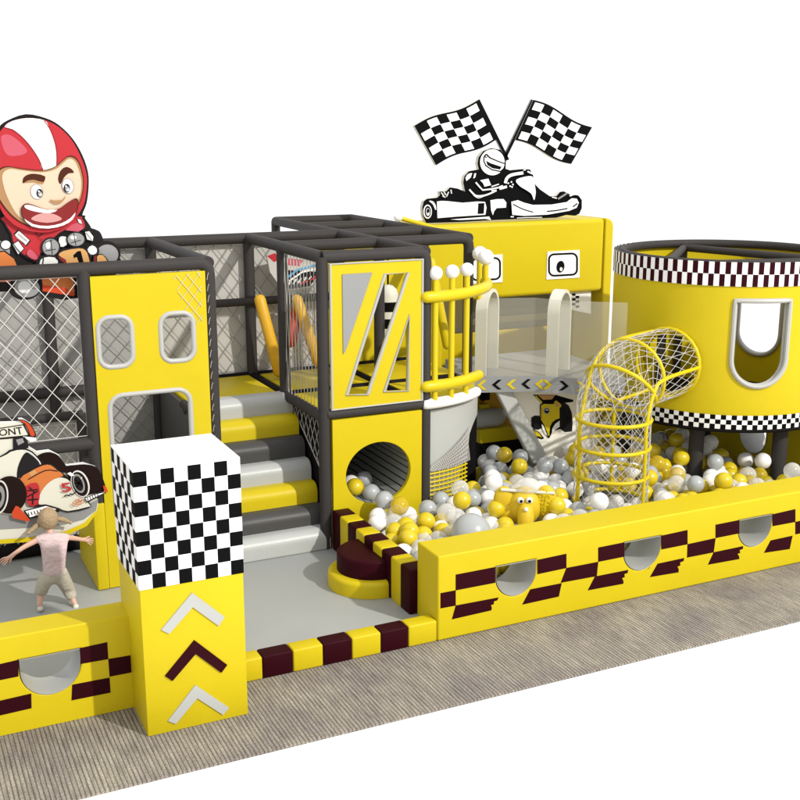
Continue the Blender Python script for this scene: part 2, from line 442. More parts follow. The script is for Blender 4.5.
for (o, du, nn) in (((PX0 - e, PY0 - e, PC), (w / 8, 0, 0), 8), ((PX1 + e, PY0 - e, PC), (0, d / 7, 0), 7), ((PX1 + e, PY1 + e, PC), (-w / 8, 0, 0), 8), ((PX0 - e, PY1 + e, PC), (0, -d / 7, 0), 7)):
    grid(mb, o, du, (0, 0, hr / 8), nn, 8, WHT, BLK, 0)
    oo = Vector(o) + Vector((0, 0, hr)); a = Vector(du) * nn
    mb.add([oo, oo + a, oo + a + Vector((0, 0, h - hr)), oo + Vector((0, 0, h - hr))], [[0, 1, 2, 3]], WHT)
mb.add([(PX0 - e, PY0 - e, PZ), (PX1 + e, PY0 - e, PZ), (PX1 + e, PY1 + e, PZ), (PX0 - e, PY1 + e, PZ)], [[0, 1, 2, 3]], WHT)
mb.build('checkered_cap', t)
def chev(pts, m_):
    p = pxz(crop(pts, 0, 580, .325), PY0)
    MB().prism([p], PY0 - .012, PY0 + .003, XZ, m_).build('chevron', t)
chev([(495,152),(590,38),(690,112),(672,140),(592,82),(520,164)], LGR)
chev([(507,294),(597,184),(698,260),(680,284),(601,226),(530,309)], MAR)
chev([(516,432),(600,322),(704,392),(685,413),(606,362),(540,441)], LGR)

# ------------------------------------------------------------------ striped curbs and the stool
t = thing('striped_curb', (-.95, .09, 0), 'low yellow and maroon striped curb between the checkered pillar and the ball pit wall', 'curb')
xs = [-1.955] + [at(a, b, 'y', 0).x for a, b in ((263, 672), (293.5, 665), (323.5, 658), (352.4, 652), (381.3, 645), (408.8, 639))] + [-.004]
xs[0] = -1.955
for i in range(len(xs) - 1):
    MB().box(xs[i] + .001, .002, .001, xs[i + 1] - .001, .17, .205, (YEL, MAR)[i % 2], .016).build('block', t)
t = thing('striped_curb', (.03, 1.4, 0), 'taller yellow and maroon striped curb running back beside the round stool', 'curb')
ys = [.424 + .2125 * i for i in range(10)]
for i in range(9):
    MB().box(-.075, ys[i] + .001, .09, .125, ys[i + 1] - .001, .545, (MAR, YEL)[i % 2], .022).build('block', t)
t = thing('round_stool', (-.12, 1.3, .1), 'round stool with dark maroon cushion on a wider yellow disc beside the striped curb', 'stool')
def puck(cx, cy, r, z0, z1, xmax, m_, rb=.03):
    mb = MB(); rings = [(r - .0, z0), (r, z1 - rb)] + [(r - rb + rb * math.cos(a), z1 - rb + rb * math.sin(a)) for a in (.4, .8, 1.2, PI / 2)]
    n = 48; vs = []; fs = []
    for rr, z in rings:
        for k in range(n):
            a = 2 * PI * k / n; vs.append((min(cx + rr * math.cos(a), xmax), cy + rr * math.sin(a), z))
    for i in range(len(rings) - 1):
        for k in range(n): fs.append([i * n + k, i * n + (k + 1) % n, (i + 1) * n + (k + 1) % n, (i + 1) * n + k])
    fs.append([(len(rings) - 1) * n + k for k in range(n)])
    return mb.add(vs, fs, m_)
puck(-.09, 1.30, .425, .102, .265, -.078, YEL, .045).build('base_disc', t)
puck(-.07, 1.30, .352, .265, .455, -.078, MAR, .03).build('cushion', t)

# ------------------------------------------------------------------ play frame of foam-wrapped posts
GX = [-3.72, -2.52, -1.32, -.12, 1.08, 2.28]; TOP = 3.27; MID = 1.58; PR = .064
fr = thing('play_frame', (-.7, 3.6, 0), 'charcoal foam padded post and beam frame of the two storey play structure', 'play frame')
def post(x, y, z0, z1): return MB().tube([(x, y, z0), (x, y, z1)], PR, DRK, 16).build('post', fr)
def beam(a, b, r=PR, m_=DRK): return MB().tube([a, b], r, m_, 16).build('beam', fr)
def corner(a, c, b, r=PR, k=.11):
    """beam with a rounded corner at c"""
    a, b, c = Vector(a), Vector(b), Vector(c); da = (a - c).normalized(); db = (b - c).normalized()
    pts = [a] + [c + da * k * (1 - t) ** 2 + db * k * t ** 2 for t in (0, .25, .5, .75, 1)] + [b]
    return MB().tube(pts, r, DRK, 16).build('beam', fr)
for x in (-3.72, -2.52): post(x, 2.4, .07, TOP)
corner((-3.72, 2.4, TOP), (-1.32, 2.4, TOP), (-1.32, 2.4, .07))
post(-.12, 2.4, .05, TOP)
corner((-.12, 2.4, TOP), (1.08, 2.4, TOP), (1.08, 2.4, .05))
corner((-.12, 3.6, TOP), (2.28, 3.6, TOP), (2.28, 3.6, .05))
for x, y in ((-.12, 3.6), (1.08, 3.6), (-3.72, 4.8), (-2.52, 4.8), (-1.32, 4.8), (-.12, 4.8), (1.08, 4.8), (2.28, 4.8), (1.08, 7.2), (2.28, 7.2)): post(x, y, .02, TOP)
post(-2.42, 3.6, .07, MID); 
for x in (-1.32, -.12, 1.08): beam((x, 2.4, TOP), (x, 4.8, TOP))
beam((1.08, 4.8, TOP), (1.08, 7.2, TOP)); beam((2.28, 3.6, TOP), (2.28, 7.2, TOP))
beam((-3.72, 4.8, TOP), (2.28, 4.8, TOP)); beam((1.08, 6.0, TOP), (2.28, 6.0, TOP)); beam((1.08, 7.2, TOP), (2.28, 7.2, TOP))
beam((-3.72, 2.4, TOP), (-3.72, 4.8, TOP)); beam((-2.52, 2.5, TOP), (-2.52, 4.8, TOP), .05)
beam((-3.72, 2.4, MID), (-2.52, 2.4, MID)); beam((-3.72, 4.8, MID), (-1.32, 4.8, MID))
beam((-.10, 2.385, MID + .02), (1.06, 2.385, MID + .02), .058); beam((-.12, 2.4, MID - .02), (-.12, 3.6, MID - .02), .06); beam((-1.32, 2.4, MID), (-1.32, 3.6, MID), .05)
beam((-3.72, 3.6, .16), (-2.42, 3.6, .16), .085, BLKF); beam((-3.72, 3.6, MID), (-2.42, 3.6, MID), .05)
beam((-1.28, 4.74, 2.5), (1.0, 4.74, 2.5), .05)
# lacing stitched down the right-hand post of the left tower
for k in range(17):
    z = 1.35 + k * .11
    MB().tube([(-1.352, 2.343, z), (-1.346, 2.337, z + .045), (-1.336, 2.335, z + .07)], .0032, NETG, 5).build('lacing', fr)

# decks and rear boards
def deck(x0, y0, x1, y1, label):
    return tag(MB().box(x0, y0, 1.50, x1, y1, 1.585, YEL, .012).build('platform', base=((x0 + x1) / 2, (y0 + y1) / 2, 1.5)), label, 'platform')
deck(-1.25, 3.66, -.19, 4.73, 'yellow padded upper platform at the head of the foam stairs')
deck(-.05, 3.67, 1.01, 4.73, 'yellow padded upper platform under the leaning foam posts')
deck(-.05, 2.47, 1.01, 3.53, 'yellow padded upper platform inside the tower with slanted windows')
deck(1.15, 3.67, 2.21, 4.73, 'yellow padded upper platform behind the white topped balustrade')
for pts in (((-.12, 3.6), (1.08, 3.6)), ((1.08, 2.4), (1.08, 4.8)), ((1.08, 3.6), (2.28, 3.6)), ((-1.32, 4.8), (2.28, 4.8)), ((-.12, 3.6), (-.12, 4.8))):
    (x0, y0), (x1, y1) = pts; beam((x0, y0, 1.56), (x1, y1, 1.56), .05, BLKF)
beam((-1.32, 3.6, 1.52), (-.12, 3.6, 1.52), .06)
def board(x0, x1, z0, z1, y, m_, label, wt=.03):
    return tag(MB().box(x0, y, z0, x1, y + wt, z1, m_, .004, 1).build('wall_board', base=((x0 + x1) / 2, y, z0)), label, 'wall board')
board(-3.7, -2.5, .6, 3.19, 4.89, GBD, 'grey wall board high behind the net, above the race car cutout')
board(-2.5, -1.34, .1, 3.19, 4.89, GBD, 'tall grey wall board seen through the windows of the left yellow panel')
board(-1.34, -.12, 1.45, 3.19, 4.89, BEI, 'pale wall board behind the head of the foam stairs')
board(-.12, .79, 1.45, 3.19, 4.89, BEI, 'pale wall board behind the leaning orange and yellow foam posts')
board(.79, 2.26, 1.45, 3.19, 4.89, YEL, 'yellow wall board at the back of the tower behind the slanted windows')
board(-3.7, -2.40, .10, 1.60, 3.68, BEI, 'low pale wall board behind the running child')
tag(MB().box(-3.68, 4.55, .78, -2.56, 4.7, 1.02, YEL, .04).build('padded_rail', base=(-2.5, 4.6, .8)), 'short yellow padded rail glimpsed behind the race car tyre', 'padded rail')

tag(MB().box(-1.31, 2.5, .1, -1.27, 4.85, 1.56, SGR).build('side_board', base=(-1.29, 3.6, .1)), 'dark grey board closing the side of the foam stairs, seen through the large window', 'side board')
# ------------------------------------------------------------------ nets
def net(poly, fmap, label, base, **k):
    return tag(net_mesh(poly, fmap, **k).build('safety_net', base=base), label, 'safety net')
net([(-3.66, 1.66), (-2.58, 1.66), (-2.58, 3.2), (-3.66, 3.2)], lambda u, v, t: Vector((u, 2.40 + t, v)), 'white diamond net in the frame bay above the race car cutout', (-3.1, 2.4, 1.66), pitch=.19, material=NETW, slope=1.2, r=.0035)
net([(-3.66, .1), (-2.5, .1), (-2.5, 1.5), (-3.66, 1.5)], lambda u, v, t: Vector((u, 3.58 + t, v)), 'white diamond net low on the wall behind the running child', (-3.1, 3.58, .1), pitch=.19, material=NETW, slope=1.2, r=.0035)
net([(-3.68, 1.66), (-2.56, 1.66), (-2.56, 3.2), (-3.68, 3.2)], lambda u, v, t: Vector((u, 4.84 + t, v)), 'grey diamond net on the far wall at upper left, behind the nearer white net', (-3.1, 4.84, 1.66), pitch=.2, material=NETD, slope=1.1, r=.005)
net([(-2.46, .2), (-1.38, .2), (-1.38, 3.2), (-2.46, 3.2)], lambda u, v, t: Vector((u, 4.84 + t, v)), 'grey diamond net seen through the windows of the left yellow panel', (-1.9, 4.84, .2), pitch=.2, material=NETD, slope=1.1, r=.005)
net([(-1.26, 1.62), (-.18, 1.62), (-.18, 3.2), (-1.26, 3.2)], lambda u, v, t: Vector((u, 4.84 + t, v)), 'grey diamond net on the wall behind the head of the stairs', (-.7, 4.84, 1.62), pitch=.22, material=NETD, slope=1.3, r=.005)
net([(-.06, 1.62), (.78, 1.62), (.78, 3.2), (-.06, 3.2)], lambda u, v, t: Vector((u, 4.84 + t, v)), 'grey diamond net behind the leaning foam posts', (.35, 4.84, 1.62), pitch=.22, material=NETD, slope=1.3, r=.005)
net([(2.46, 1.60), (3.54, 1.60), (3.54, 3.2), (2.46, 3.2)], lambda u, v, t: Vector((-.12 + t, u, v)), 'pale net of steep strands between the stairs and the slanted window tower', (-.12, 3, 1.6), pitch=.10, material=NETG, slope=9.0, r=.0034)
net([(2.46, .80), (3.50, 1.44), (3.50, 1.5), (2.46, 1.5)], lambda u, v, t: Vector((-.072 + t, u, v)), 'white diamond net under the upper platform beside the foam stairs', (-.12, 3, .2), pitch=.13, material=NETG, slope=1.7, r=.0042)
q = pxz([(172, 276), (201, 272), (203, 325), (190, 322)], 2.325)
net(q, lambda u, v, t: Vector((u, 2.325 + t * .4, v)), 'scrap of pale net over the top right corner of the left yellow panel', (-1.5, 2.325, 2.7), pitch=.11, material=CRM, slope=1.3, r=.0026, border=False)
tag(MB().box(-.058, 2.47, .1, -.03, 3.56, 1.50, BLKF).build('shade_panel', base=(-.05, 3, .1)), 'black panel added for the dark inside of the tower beside the foam stairs', 'panel')  # black sheet standing in for the shade inside the tower

# ------------------------------------------------------------------ left tower front panel
FY = 2.335
t = thing('facade_panel', (-1.92, 2.36, .08), 'tall yellow front panel with two small windows and a large one, left of the stairs', 'panel')
def pwin(x0, y0, x1, y1):
    a = at(x0, y0, 'y', FY); b = at(x1, y1, 'y', FY); return a.x, b.z, b.x, a.z
wins = []
for (x0, yt, x1, yb, r) in ((98.5, 317, 132.5, 367, .11), (161, 313, 194, 361, .11), (113, 392, 193, 520, .13)):
    a = at(x0, (yt + yb) / 2, 'y', FY).x; b = at(x1, (yt + yb) / 2 - 2, 'y', FY).x; m_ = (x0 + x1) / 2
    wins.append(rrect(a, at(m_, yb, 'y', FY).z, b, at(m_, yt, 'y', FY).z, r))
MB().prism([[(-2.475, .08), (-1.37, .08), (-1.37, TOP - .07), (-2.475, TOP - .07)]] + wins, FY, FY + .06, XZ, YEL).build('sheet', t, bevel=.004, seg=2)
for wl in wins: MB().tube([(u, FY + .01, v) for u, v in wl], .026, TRIM, 10, closed=True).build('window_rim', t)
MB().box(-2.592, FY - .012, .08, -2.478, 3.3, .98, YEL, .012).build('side_pad', t)

# ------------------------------------------------------------------ foam stairs
t = thing('foam_staircase', (-.72, 2.9, .1), 'seven step foam staircase in grey, charcoal and yellow leading to the upper platform', 'staircase')
cols = (LGR, SGR, YEL, LGR, SGR, YEL, LGR)
for i in range(7):
    z1 = .10 + .215 * (i + 1) + (.02 if i == 0 else 0); y0 = 2.34 + .182 * i
    mb = MB(); n = 10; prof = [(3.66, z1), ]
    z0 = max(.10, z1 - .30)
    R = .115; prof = [(3.655 if i == 6 else y0 + .36, z0), (y0, z0)] + [(y0 + R - R * math.cos(a), z1 - R + R * math.sin(a)) for a in [PI / 2 * k / 8 for k in range(9)]] + [(3.655 if i == 6 else y0 + .36, z1)]
    mb.prism([prof], -1.25, -.085, lambda u, v, tt: Vector((tt, u, v)), cols[i]).build('step', t, bevel=.012, angle=30)

# ------------------------------------------------------------------ tower with slanted windows
t = thing('facade_panel', (.48, 2.36, 1.64), 'upper yellow tower panel with slanted grey framed windows', 'panel')
def cp(pts): return pxz(crop(pts, 300, 200, .25), FY)
pan = [(-.052, 1.655), (1.012, 1.655), (1.012, TOP - .072), (-.052, TOP - .072)]
w1 = cp([(340,297),(433,290),(271,778),(187,780)]); w2 = cp([(436,462),(431,763),(337,767)])
gq = cp([(168,297),(288,290),(182,600),(172,616)])
MB().prism([pan, w1, w2], FY, FY + .05, XZ, YEL).build('sheet', t)
for w_ in (w1, w2): MB().tube([(u, FY, v) for u, v in w_], .019, TRIM, 8, closed=True).build('window_rim', t)
MB().prism([gq], FY - .012, FY + .004, XZ, MGR).build('grey_patch', t)
MB().tube([(u, FY + .004, v) for u, v in pan], .017, TRIM, 8, closed=True).build('edge_trim', t)
t = thing('facade_panel', (.48, 2.36, .05), 'lower yellow tower panel with a large round tunnel opening above the balls', 'panel')
hc = at(378.7, 473.2, 'y', FY); HR = (at(411, 471, 'y', FY).x - at(346.4, 475, 'y', FY).x) / 2; HZ = (at(378, 442.5, 'y', FY).z - at(379, 504, 'y', FY).z) / 2
hole = circ(hc.x, hc.z, HR, HZ, 48)
MB().prism([[(-.052, .06), (1.012, .06), (1.012, 1.54), (-.052, 1.54)], hole], FY, FY + .06, XZ, YEL).build('sheet', t, bevel=.005, seg=2)
t = thing('crawl_tunnel', (hc.x, 3.2, hc.z), 'ribbed grey crawl tunnel inside the round opening of the yellow panel', 'tunnel')
mb = MB(); n = 30
for k in range(n):
    a0 = 2 * PI * k / n; a1 = 2 * PI * (k + .82) / n; a2 = 2 * PI * (k + 1) / n
    for aa, ab, m_, q in ((a0, a1, TUBEI, 1.0), (a1, a2, BLKF, 1.005)):
        vs = [(hc.x + HR * q * math.cos(a), y, hc.z + HZ * q * math.sin(a)) for y in (FY + .061, 4.6) for a in (aa, ab)]
        mb.add(vs, [[0, 1, 3, 2]], m_)
MB().tube([(hc.x, FY + .07, hc.z), (hc.x, 4.6, hc.z)], HR * 1.06, BLKF, 40, caps=False).build('light_seal', t)  # dark sleeve added to stop light leaking between the lining strips
mb.build('lining', t)
MB().prism([circ(hc.x, hc.z, HR, HZ, 32)], 4.6, 4.63, XZ, SGR).build('end_board', t)

# ------------------------------------------------------------------ curved balcony: balustrade, sill, lower wall
BC = Vector((1.08, 3.6, 0))
def arc(r, a, z): return Vector((BC.x + r * math.sin(math.radians(a)), BC.y - r * math.cos(math.radians(a)), z))
tag(MB().prism([[(1.15, 3.53)] + [(arc(1.14, a, 0).x, arc(1.14, a, 0).y) for a in range(4, 87, 6)]], 1.50, 1.588, XY, YEL).build('platform', base=(1.5, 3.1, 1.5)), 'quarter round yellow balcony platform behind the white topped balustrade', 'platform')
t = thing('balustrade', (1.9, 2.8, 1.6), 'curved yellow foam balustrade of posts topped with white balls', 'balustrade')
AS = range(-2, 79, 5)
for z, am in ((2.79, 72), (1.80, 40)): MB().tube([arc(1.27, a, z) for a in range(-1, am, 4)], .064, YELP, 14, round_caps=True).build('rail', t)
for a, zt, zb in ((4.5, 3.0, 1.62), (15, 3.0, 1.62), (26.5, 3.0, 1.62), (63, 3.06, 2.79), (80, 3.06, 1.62)):
    p = MB().tube([arc(1.25, a, zb), arc(1.25, a, zt)], .034, YELP, 14).build('post', t)
    MB().sphere(arc(1.25, a, zt + .04), .078 if a < 50 else .092, WBALL, 24, 14).build('ball_cap', p)
MB().tube([arc(1.235, a, 1.595) for a in range(0, 42, 4)], .062, WHT, 14, round_caps=True).build('sill', t)
t = thing('curved_wall', (1.9, 2.8, .05), 'curved pale grey wall with a dark arched doorway under the balcony', 'curved wall')
mb = MB(); R0, R1 = 1.18, 1.12; z0, z1 = .06, 1.50; NC = 172
def ztop(a):
    u = (a - 54) / 27; return .5 + .74 * math.sqrt(max(0, 1 - u * u)) if abs(u) < 1 and a < 66.3 else z0
for i in range(NC):
    a, b = 2 + .5 * i, 2.5 + .5 * i; za, zb = ztop(a), ztop(b)
    if za == z0 and zb != z0 or zb == z0 and za != z0: za = zb = (max(za, zb) if a < 40 else z0)
    for r in (R0, R1): mb.add([arc(r, a, za), arc(r, b, zb), arc(r, b, z1), arc(r, a, z1)], [[0, 1, 2, 3]], LGR)
    mb.add([arc(R0, a, za), arc(R0, b, zb), arc(R1, b, zb), arc(R1, a, za)], [[0, 1, 2, 3]], LGR)
for a in (27,): mb.add([arc(R0, a, z0), arc(R1, a, z0), arc(R1, a, .5), arc(R0, a, .5)], [[0, 1, 2, 3]], LGR)
mb.build('shell', t, angle=25)
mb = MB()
for a in range(4, 88, 2): mb.add([arc(1.06, a, .06), arc(1.06, a + 2, .06), arc(1.06, a + 2, 1.49), arc(1.06, a, 1.49)], [[0, 1, 2, 3]], BLKF)  # black sheets added to make the space inside the doorway dark
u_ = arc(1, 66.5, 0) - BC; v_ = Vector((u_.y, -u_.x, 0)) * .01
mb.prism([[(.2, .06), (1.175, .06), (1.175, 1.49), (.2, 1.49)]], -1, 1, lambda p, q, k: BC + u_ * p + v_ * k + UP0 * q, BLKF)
mb.build('doorway_shade', t)
# net hung across the foot of the curved wall
nt = MB()
for k in range(8):
    z = .42 + .05 * k; nt.tube([arc(1.21, a, z) for a in range(0, 33, 4)], .011, YELP, 6)
for a in range(0, 33, 3): nt.tube([arc(1.212, a, .38), arc(1.212, a, .80)], .006, YELP, 5)
for k in range(26):
    a = 1 + k * 1.2; nt.tube([arc(1.21, a, .8), arc(1.21, a + 4, .8 + .012 * (a + 4) * .9 + .02), ], .006, NETG, 5); nt.tube([arc(1.215, a + 4, .8), arc(1.215, a, .8 + .012 * a * .9 + .02)], .006, NETG, 5)
tag(nt.build('safety_net', base=(1.5, 2.45, .4)), 'yellow cord net across the foot of the curved grey wall', 'safety net')

# ------------------------------------------------------------------ yellow arch with eye windows
AY = 5.4
t = thing('arch_wall', (4.3, 5.8, 0), 'big yellow arch with two white eye windows, carrying the kart racer cutout', 'arch')
MB().prism([[(2.42, 2.205), (5.60, 2.205), (5.60, 3.285), (2.42, 3.285)]], AY, 6.3, XZ, YEL).build('header', t, bevel=.06, seg=4)
leg = [(5.602, .003), (5.745, .003), (5.745, 3.15), (5.73, 3.22), (5.69, 3.265), (5.63, 3.285), (5.602, 3.285)]
MB().prism([leg], AY - .012, 6.31, XZ, YEL).build('leg', t, bevel=.02)
MB().box(2.72, 5.42, .003, 2.9, 6.2, 2.20, YEL, .03).build('leg', t)
def eye(c, name_):
    q = pxz([(c[0] + dx, c[1] + dy) for dx, dy in ((-16, -12.8), (16, -14.6), (16, 13), (-17, 15))], AY)
    o = MB().prism([q], AY - .014, AY + .01, XZ, WHT).build('eye_window', t)
    A = Art(AY - .015)
    cx, cy = c; rr = []
    for px_, py_, a0 in ((9, -6, 0), (-9, -5.2, 90), (-9, 6.2, 180), (9, 5.2, 270)):
        for k in range(5):
            a = math.radians(a0 + 22.5 * k); rr.append((cx + px_ + 5 * math.cos(a), cy + py_ - 5 * math.sin(a)))
    A.line(rr, 1.9, BLK, closed=True)
    A.poly(circ(cx - 2.6, cy + 2.2, 4.0, 6.0, 20, .15), BLK); A.poly(circ(cx - 2, cy + 4.6, 1.4, 2.0, 12), WHT)
    A.mb.build('printed_eye', o)
eye((563, 264.5), 0); eye((486, 269), 1)

p0, p1 = at(398, 217.5, 'y', 5.32), at(434, 227.5, 'y', 5.32)
t = thing('foam_pole', tuple(p0), 'thin yellow foam pole with a white ball tip resting on the top beams', 'foam pole')
MB().tube([p0, p1], .03, YELP, 12, round_caps=True).build('shaft', t); MB().sphere(p0, .06, WBALL, 16, 10).build('ball_tip', t)
# hanging white sign with checks
t = thing('hanging_sign', (5.1, 5.55, 1.9), 'small white sign with a black checkered strip hanging under the yellow arch', 'sign')
q = pxz([(566, 292), (591, 291), (591, 314), (566, 308.5)], 5.5)
MB().prism([q], 5.5, 5.54, XZ, WHT).build('board', t)
A = Art(5.499)
for j in range(6):
    for i in range(2):
        if (i + j) % 2 == 0:
            x = 572 + 3.6 * i; y = 293.5 + 2.4 * j; A.poly([(x, y), (x + 3.6, y - .2), (x + 3.6, y + 2.2), (x, y + 2.4)], BLK, step=False)
A.mb.build('check_print', t)

# back of the arch: boards seen through the clear guard
def pboard(px0, px1, py0, py1, y, m_, label):
    a = at(px0, py1, 'y', y); b = at(px1, py0, 'y', y)
    tag(MB().box(a.x, y, a.z, b.x, y + .04, b.z, m_, .006).build('wall_board', base=(a.x, y, a.z)), label, 'wall board')
pboard(436, 549, 326, 366, 6.40, YEL, 'low yellow board behind the frosted guard, left of the beige board')
pboard(470, 549, 313, 325.4, 6.46, CRM, 'narrow pale board above the low yellow board, under the arch')
pboard(470, 549, 285, 312.4, 6.50, MGR, 'grey board at the top of the opening under the yellow arch')
pboard(428, 606, 282, 386, 6.56, BEI, 'broad pale board closing the back of the yellow arch')
pboard(564, 605, 285, 384, 6.40, WBG, 'tall warm beige board behind the frosted guard beside the right leg of the arch')
pboard(549.5, 563.5, 285, 384, 6.45, LGR, 'narrow grey board between the yellow and the tall beige boards')

# ------------------------------------------------------------------ viewing bay with frosted guard and chevron fascia
BAY = [(2.10, 3.13), (2.80, 2.88), (3.14, 2.56), (3.72, 2.30)]
t = thing('viewing_bay', (3.0, 3.4, 1.4), 'projecting bay with grey chevron fascia and frosted clear guard in front of the arch', 'viewing bay')
MB().prism([BAY + [(4.03, 2.9), (4.03, 3.75), (4.1, 4.4), (2.4, 4.4), (2.32, 3.9), (2.12, 3.7)]], 1.47, 1.62, XY, MGR).build('platform', t)
def rail_pts(off=0): return [Vector((x, y, 0)) + Vector((-.35, -.93, 0)) * off for x, y in BAY]
fp = rail_pts(.012)
mb = MB()
for a, b in zip(fp, fp[1:]): mb.add([a + UP0 * 1.462, b + UP0 * 1.462, b + UP0 * 1.655, a + UP0 * 1.655], [[0, 1, 2, 3]], MGR)
fas = mb.build('fascia', t)
def on_fp(s):
    L = [(b - a).length for a, b in zip(fp, fp[1:])]
    for i, l in enumerate(L):
        if s <= l or i == len(L) - 1: return fp[i] + (fp[i + 1] - fp[i]) * (s / l)
        s -= l
for s0, dr, m_ in ((.09, -1, YELP), (.27, -1, BLK), (.45, -1, YELP), (.63, -1, BLK), (.80, -1, YELP), (.93, 1, YELP), (1.13, 1, BLK), (1.34, 1, YELP)):
    o = MB(); nn = Vector((-.35, -.93, 0)) * .006
    def Pq(ds, z): return on_fp(s0 + ds) + nn + UP0 * z
    w_ = .075; z = 1.558
    for sg in (1, -1):
        o.add([Pq(dr * .04, z), Pq(-dr * .035, z + sg * .06), Pq(-dr * .035 - dr * .045, z + sg * .06), Pq(dr * .04 - dr * .05, z)], [[0, 1, 2, 3]], m_)
    o.build('chevron', fas)
mb = MB(); gp = rail_pts(-.02)
tops = [2.60, 2.60, 2.58, 2.56]
gp[0] = gp[0].lerp(gp[1], .24)
for i in range(3):
    a, b = gp[i], gp[i + 1]; nrm = Vector((.3, .9, 0)) * .012
    mb.prism([[(0, 1.64), (1, 1.64), (1, tops[i + 1]), (0, tops[i])]], 0, 1, lambda u, v, q, a=a, b=b, nrm=nrm: a + (b - a) * u + nrm * q + UP0 * v, ACR)
mb.build('frosted_guard', t)
def rib(cx, cy, ang, label):
    """padded inverted U: two legs and a round head, a band .14 wide and .05 thick"""
    d = Vector((math.cos(ang), math.sin(ang), 0)); n_ = Vector((-d.y, d.x, 0)); R = .27; zt = 2.66 - R
    path = [(-R, 1.60), (-R, zt)] + [(-R * math.cos(a), zt + R * math.sin(a)) for a in [PI * k / 18 for k in range(1, 18)]] + [(R, zt), (R, 1.60)]
    inn = [(u * (R - .04) / R, v if v <= zt else zt + (v - zt) * (R - .04) / R) for u, v in path]
    MB().prism([path + inn[::-1]], -.07, .07, lambda u, v, q: Vector((cx, cy, 0)) + d * u + n_ * q + UP0 * v, CRM).build('arch_rib', t)
for px_, py_ in ((480, 377), (551, 383)):
    p = at(px_, py_ - (1 if px_ < 500 else 6), 'z', 1.62); d_ = (p - CAM); d_.z = 0; ang = math.atan2(d_.y, d_.x) - .30
    rib(p.x + .27 * math.cos(ang), p.y + .27 * math.sin(ang), ang, '')

# ------------------------------------------------------------------ steps and cream panel at the back of the pit
t = thing('pit_steps', (2.9, 3.9, .05), 'yellow sided pit steps with a pale grey roll and black footing under the bay', 'steps')
def pp(pts, y0, y1, m_, name_, bevel=.012): return MB().prism([pxz(pts, y0)], y0, y1, XZ, m_).build(name_, t, bevel=bevel)
pp([(480, 444), (522, 439), (526, 480), (480, 486)], 3.74, 3.95, BLKF, 'footing')
pp([(479, 430), (512, 427), (521, 439), (480, 444)], 3.73, 3.96, YEL, 'lower_board')
pp([(484, 392), (499, 390), (531, 446), (505, 452), (484, 445)], 3.98, 4.03, OCH, 'side_board', .006)
pp([(466, 380), (500, 380), (500, 452), (466, 452)], 4.04, 4.08, OCH, 'rear_board', .006)
a = at(470, 420, 'y', 3.86); b = at(497, 417, 'y', 3.86)
MB().tube([(a.x, 3.86, a.z), (b.x, 3.86, b.z)], .125, LGR, 20, round_caps=True).build('roll', t)
pp([(481, 405), (489, 404), (492, 413), (481, 413)], 3.9, 3.97, YEL, 'upper_board', .006)
pp([(482, 391), (490, 391), (490, 400), (482, 401)], 3.9, 3.97, BLKF, 'dark_pad', .006)
pp([(494, 386), (511, 388), (551, 462), (533, 464)], 3.04, 3.12, LGR, 'sloping_pad', .02)
t = thing('cream_panel', (3.1, 3.15, .1), 'sloping cream panel with a printed yellow racing kart under the chevron fascia', 'panel')
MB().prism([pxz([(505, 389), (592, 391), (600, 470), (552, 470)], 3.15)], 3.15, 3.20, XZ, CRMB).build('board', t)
A = Art(3.1485, 500, 370, .125)
A.poly([(262,196),(450,200),(560,232),(588,238),(584,256),(520,262),(330,268)], BLK)
A.poly([(300,200),(440,203),(415,234),(345,238)], TAN); A.line([(282,205),(335,262)], 12, YELP)
A.poly([(478,262),(515,258),(550,285),(572,340),(580,420),(575,490),(520,496),(478,470),(470,380)], OUT)
for k in range(5): A.line([(494 + 15 * k, 300 + 9 * k), (505 + 14 * k, 400), (492 + 17 * k, 478)], 3.5, GRP, step=False)
A.poly([(248,380),(275,364),(310,364),(332,382),(336,460),(310,476),(275,474),(250,450)], OUT)
for k in range(3): A.line([(266 + 18 * k, 372), (272 + 18 * k, 470)], 3, GRP, step=False)
A.poly([(216,458),(262,470),(312,496),(352,546),(330,553),(268,530),(232,500)], BLK); A.poly([(224,464),(264,478),(308,502),(334,538),(282,524),(240,496)], YELP)
A.poly([(316,276),(345,262),(420,264),(428,240),(448,234),(492,270),(496,296),(480,306),(480,392),(478,470),(420,486),(392,542),(382,542),(318,452)], BLK)
A.poly([(324,282),(348,270),(424,272),(434,248),(448,243),(485,274),(487,290),(472,302),(473,384),(440,396),(412,420),(396,455),(390,525),(384,525),(352,440),(324,396)], YELP)
A.poly([(410,506),(416,462),(438,428),(473,404),(473,452),(440,474)], WHT); A.poly([(328,428),(344,444),(374,524),(352,508),(334,470)], WHT)
A.poly([(430,262),(446,250),(470,276),(462,292),(440,290)], TAN); A.line([(330,300),(330,392)], 4, ORG)
A.poly(circ(368, 325, 24, 26), GRP); A.poly(circ(368, 325, 17, 18), BLK); A.poly(circ(368, 318, 10, 5), LGP)
A.mb.build('kart_print', t)

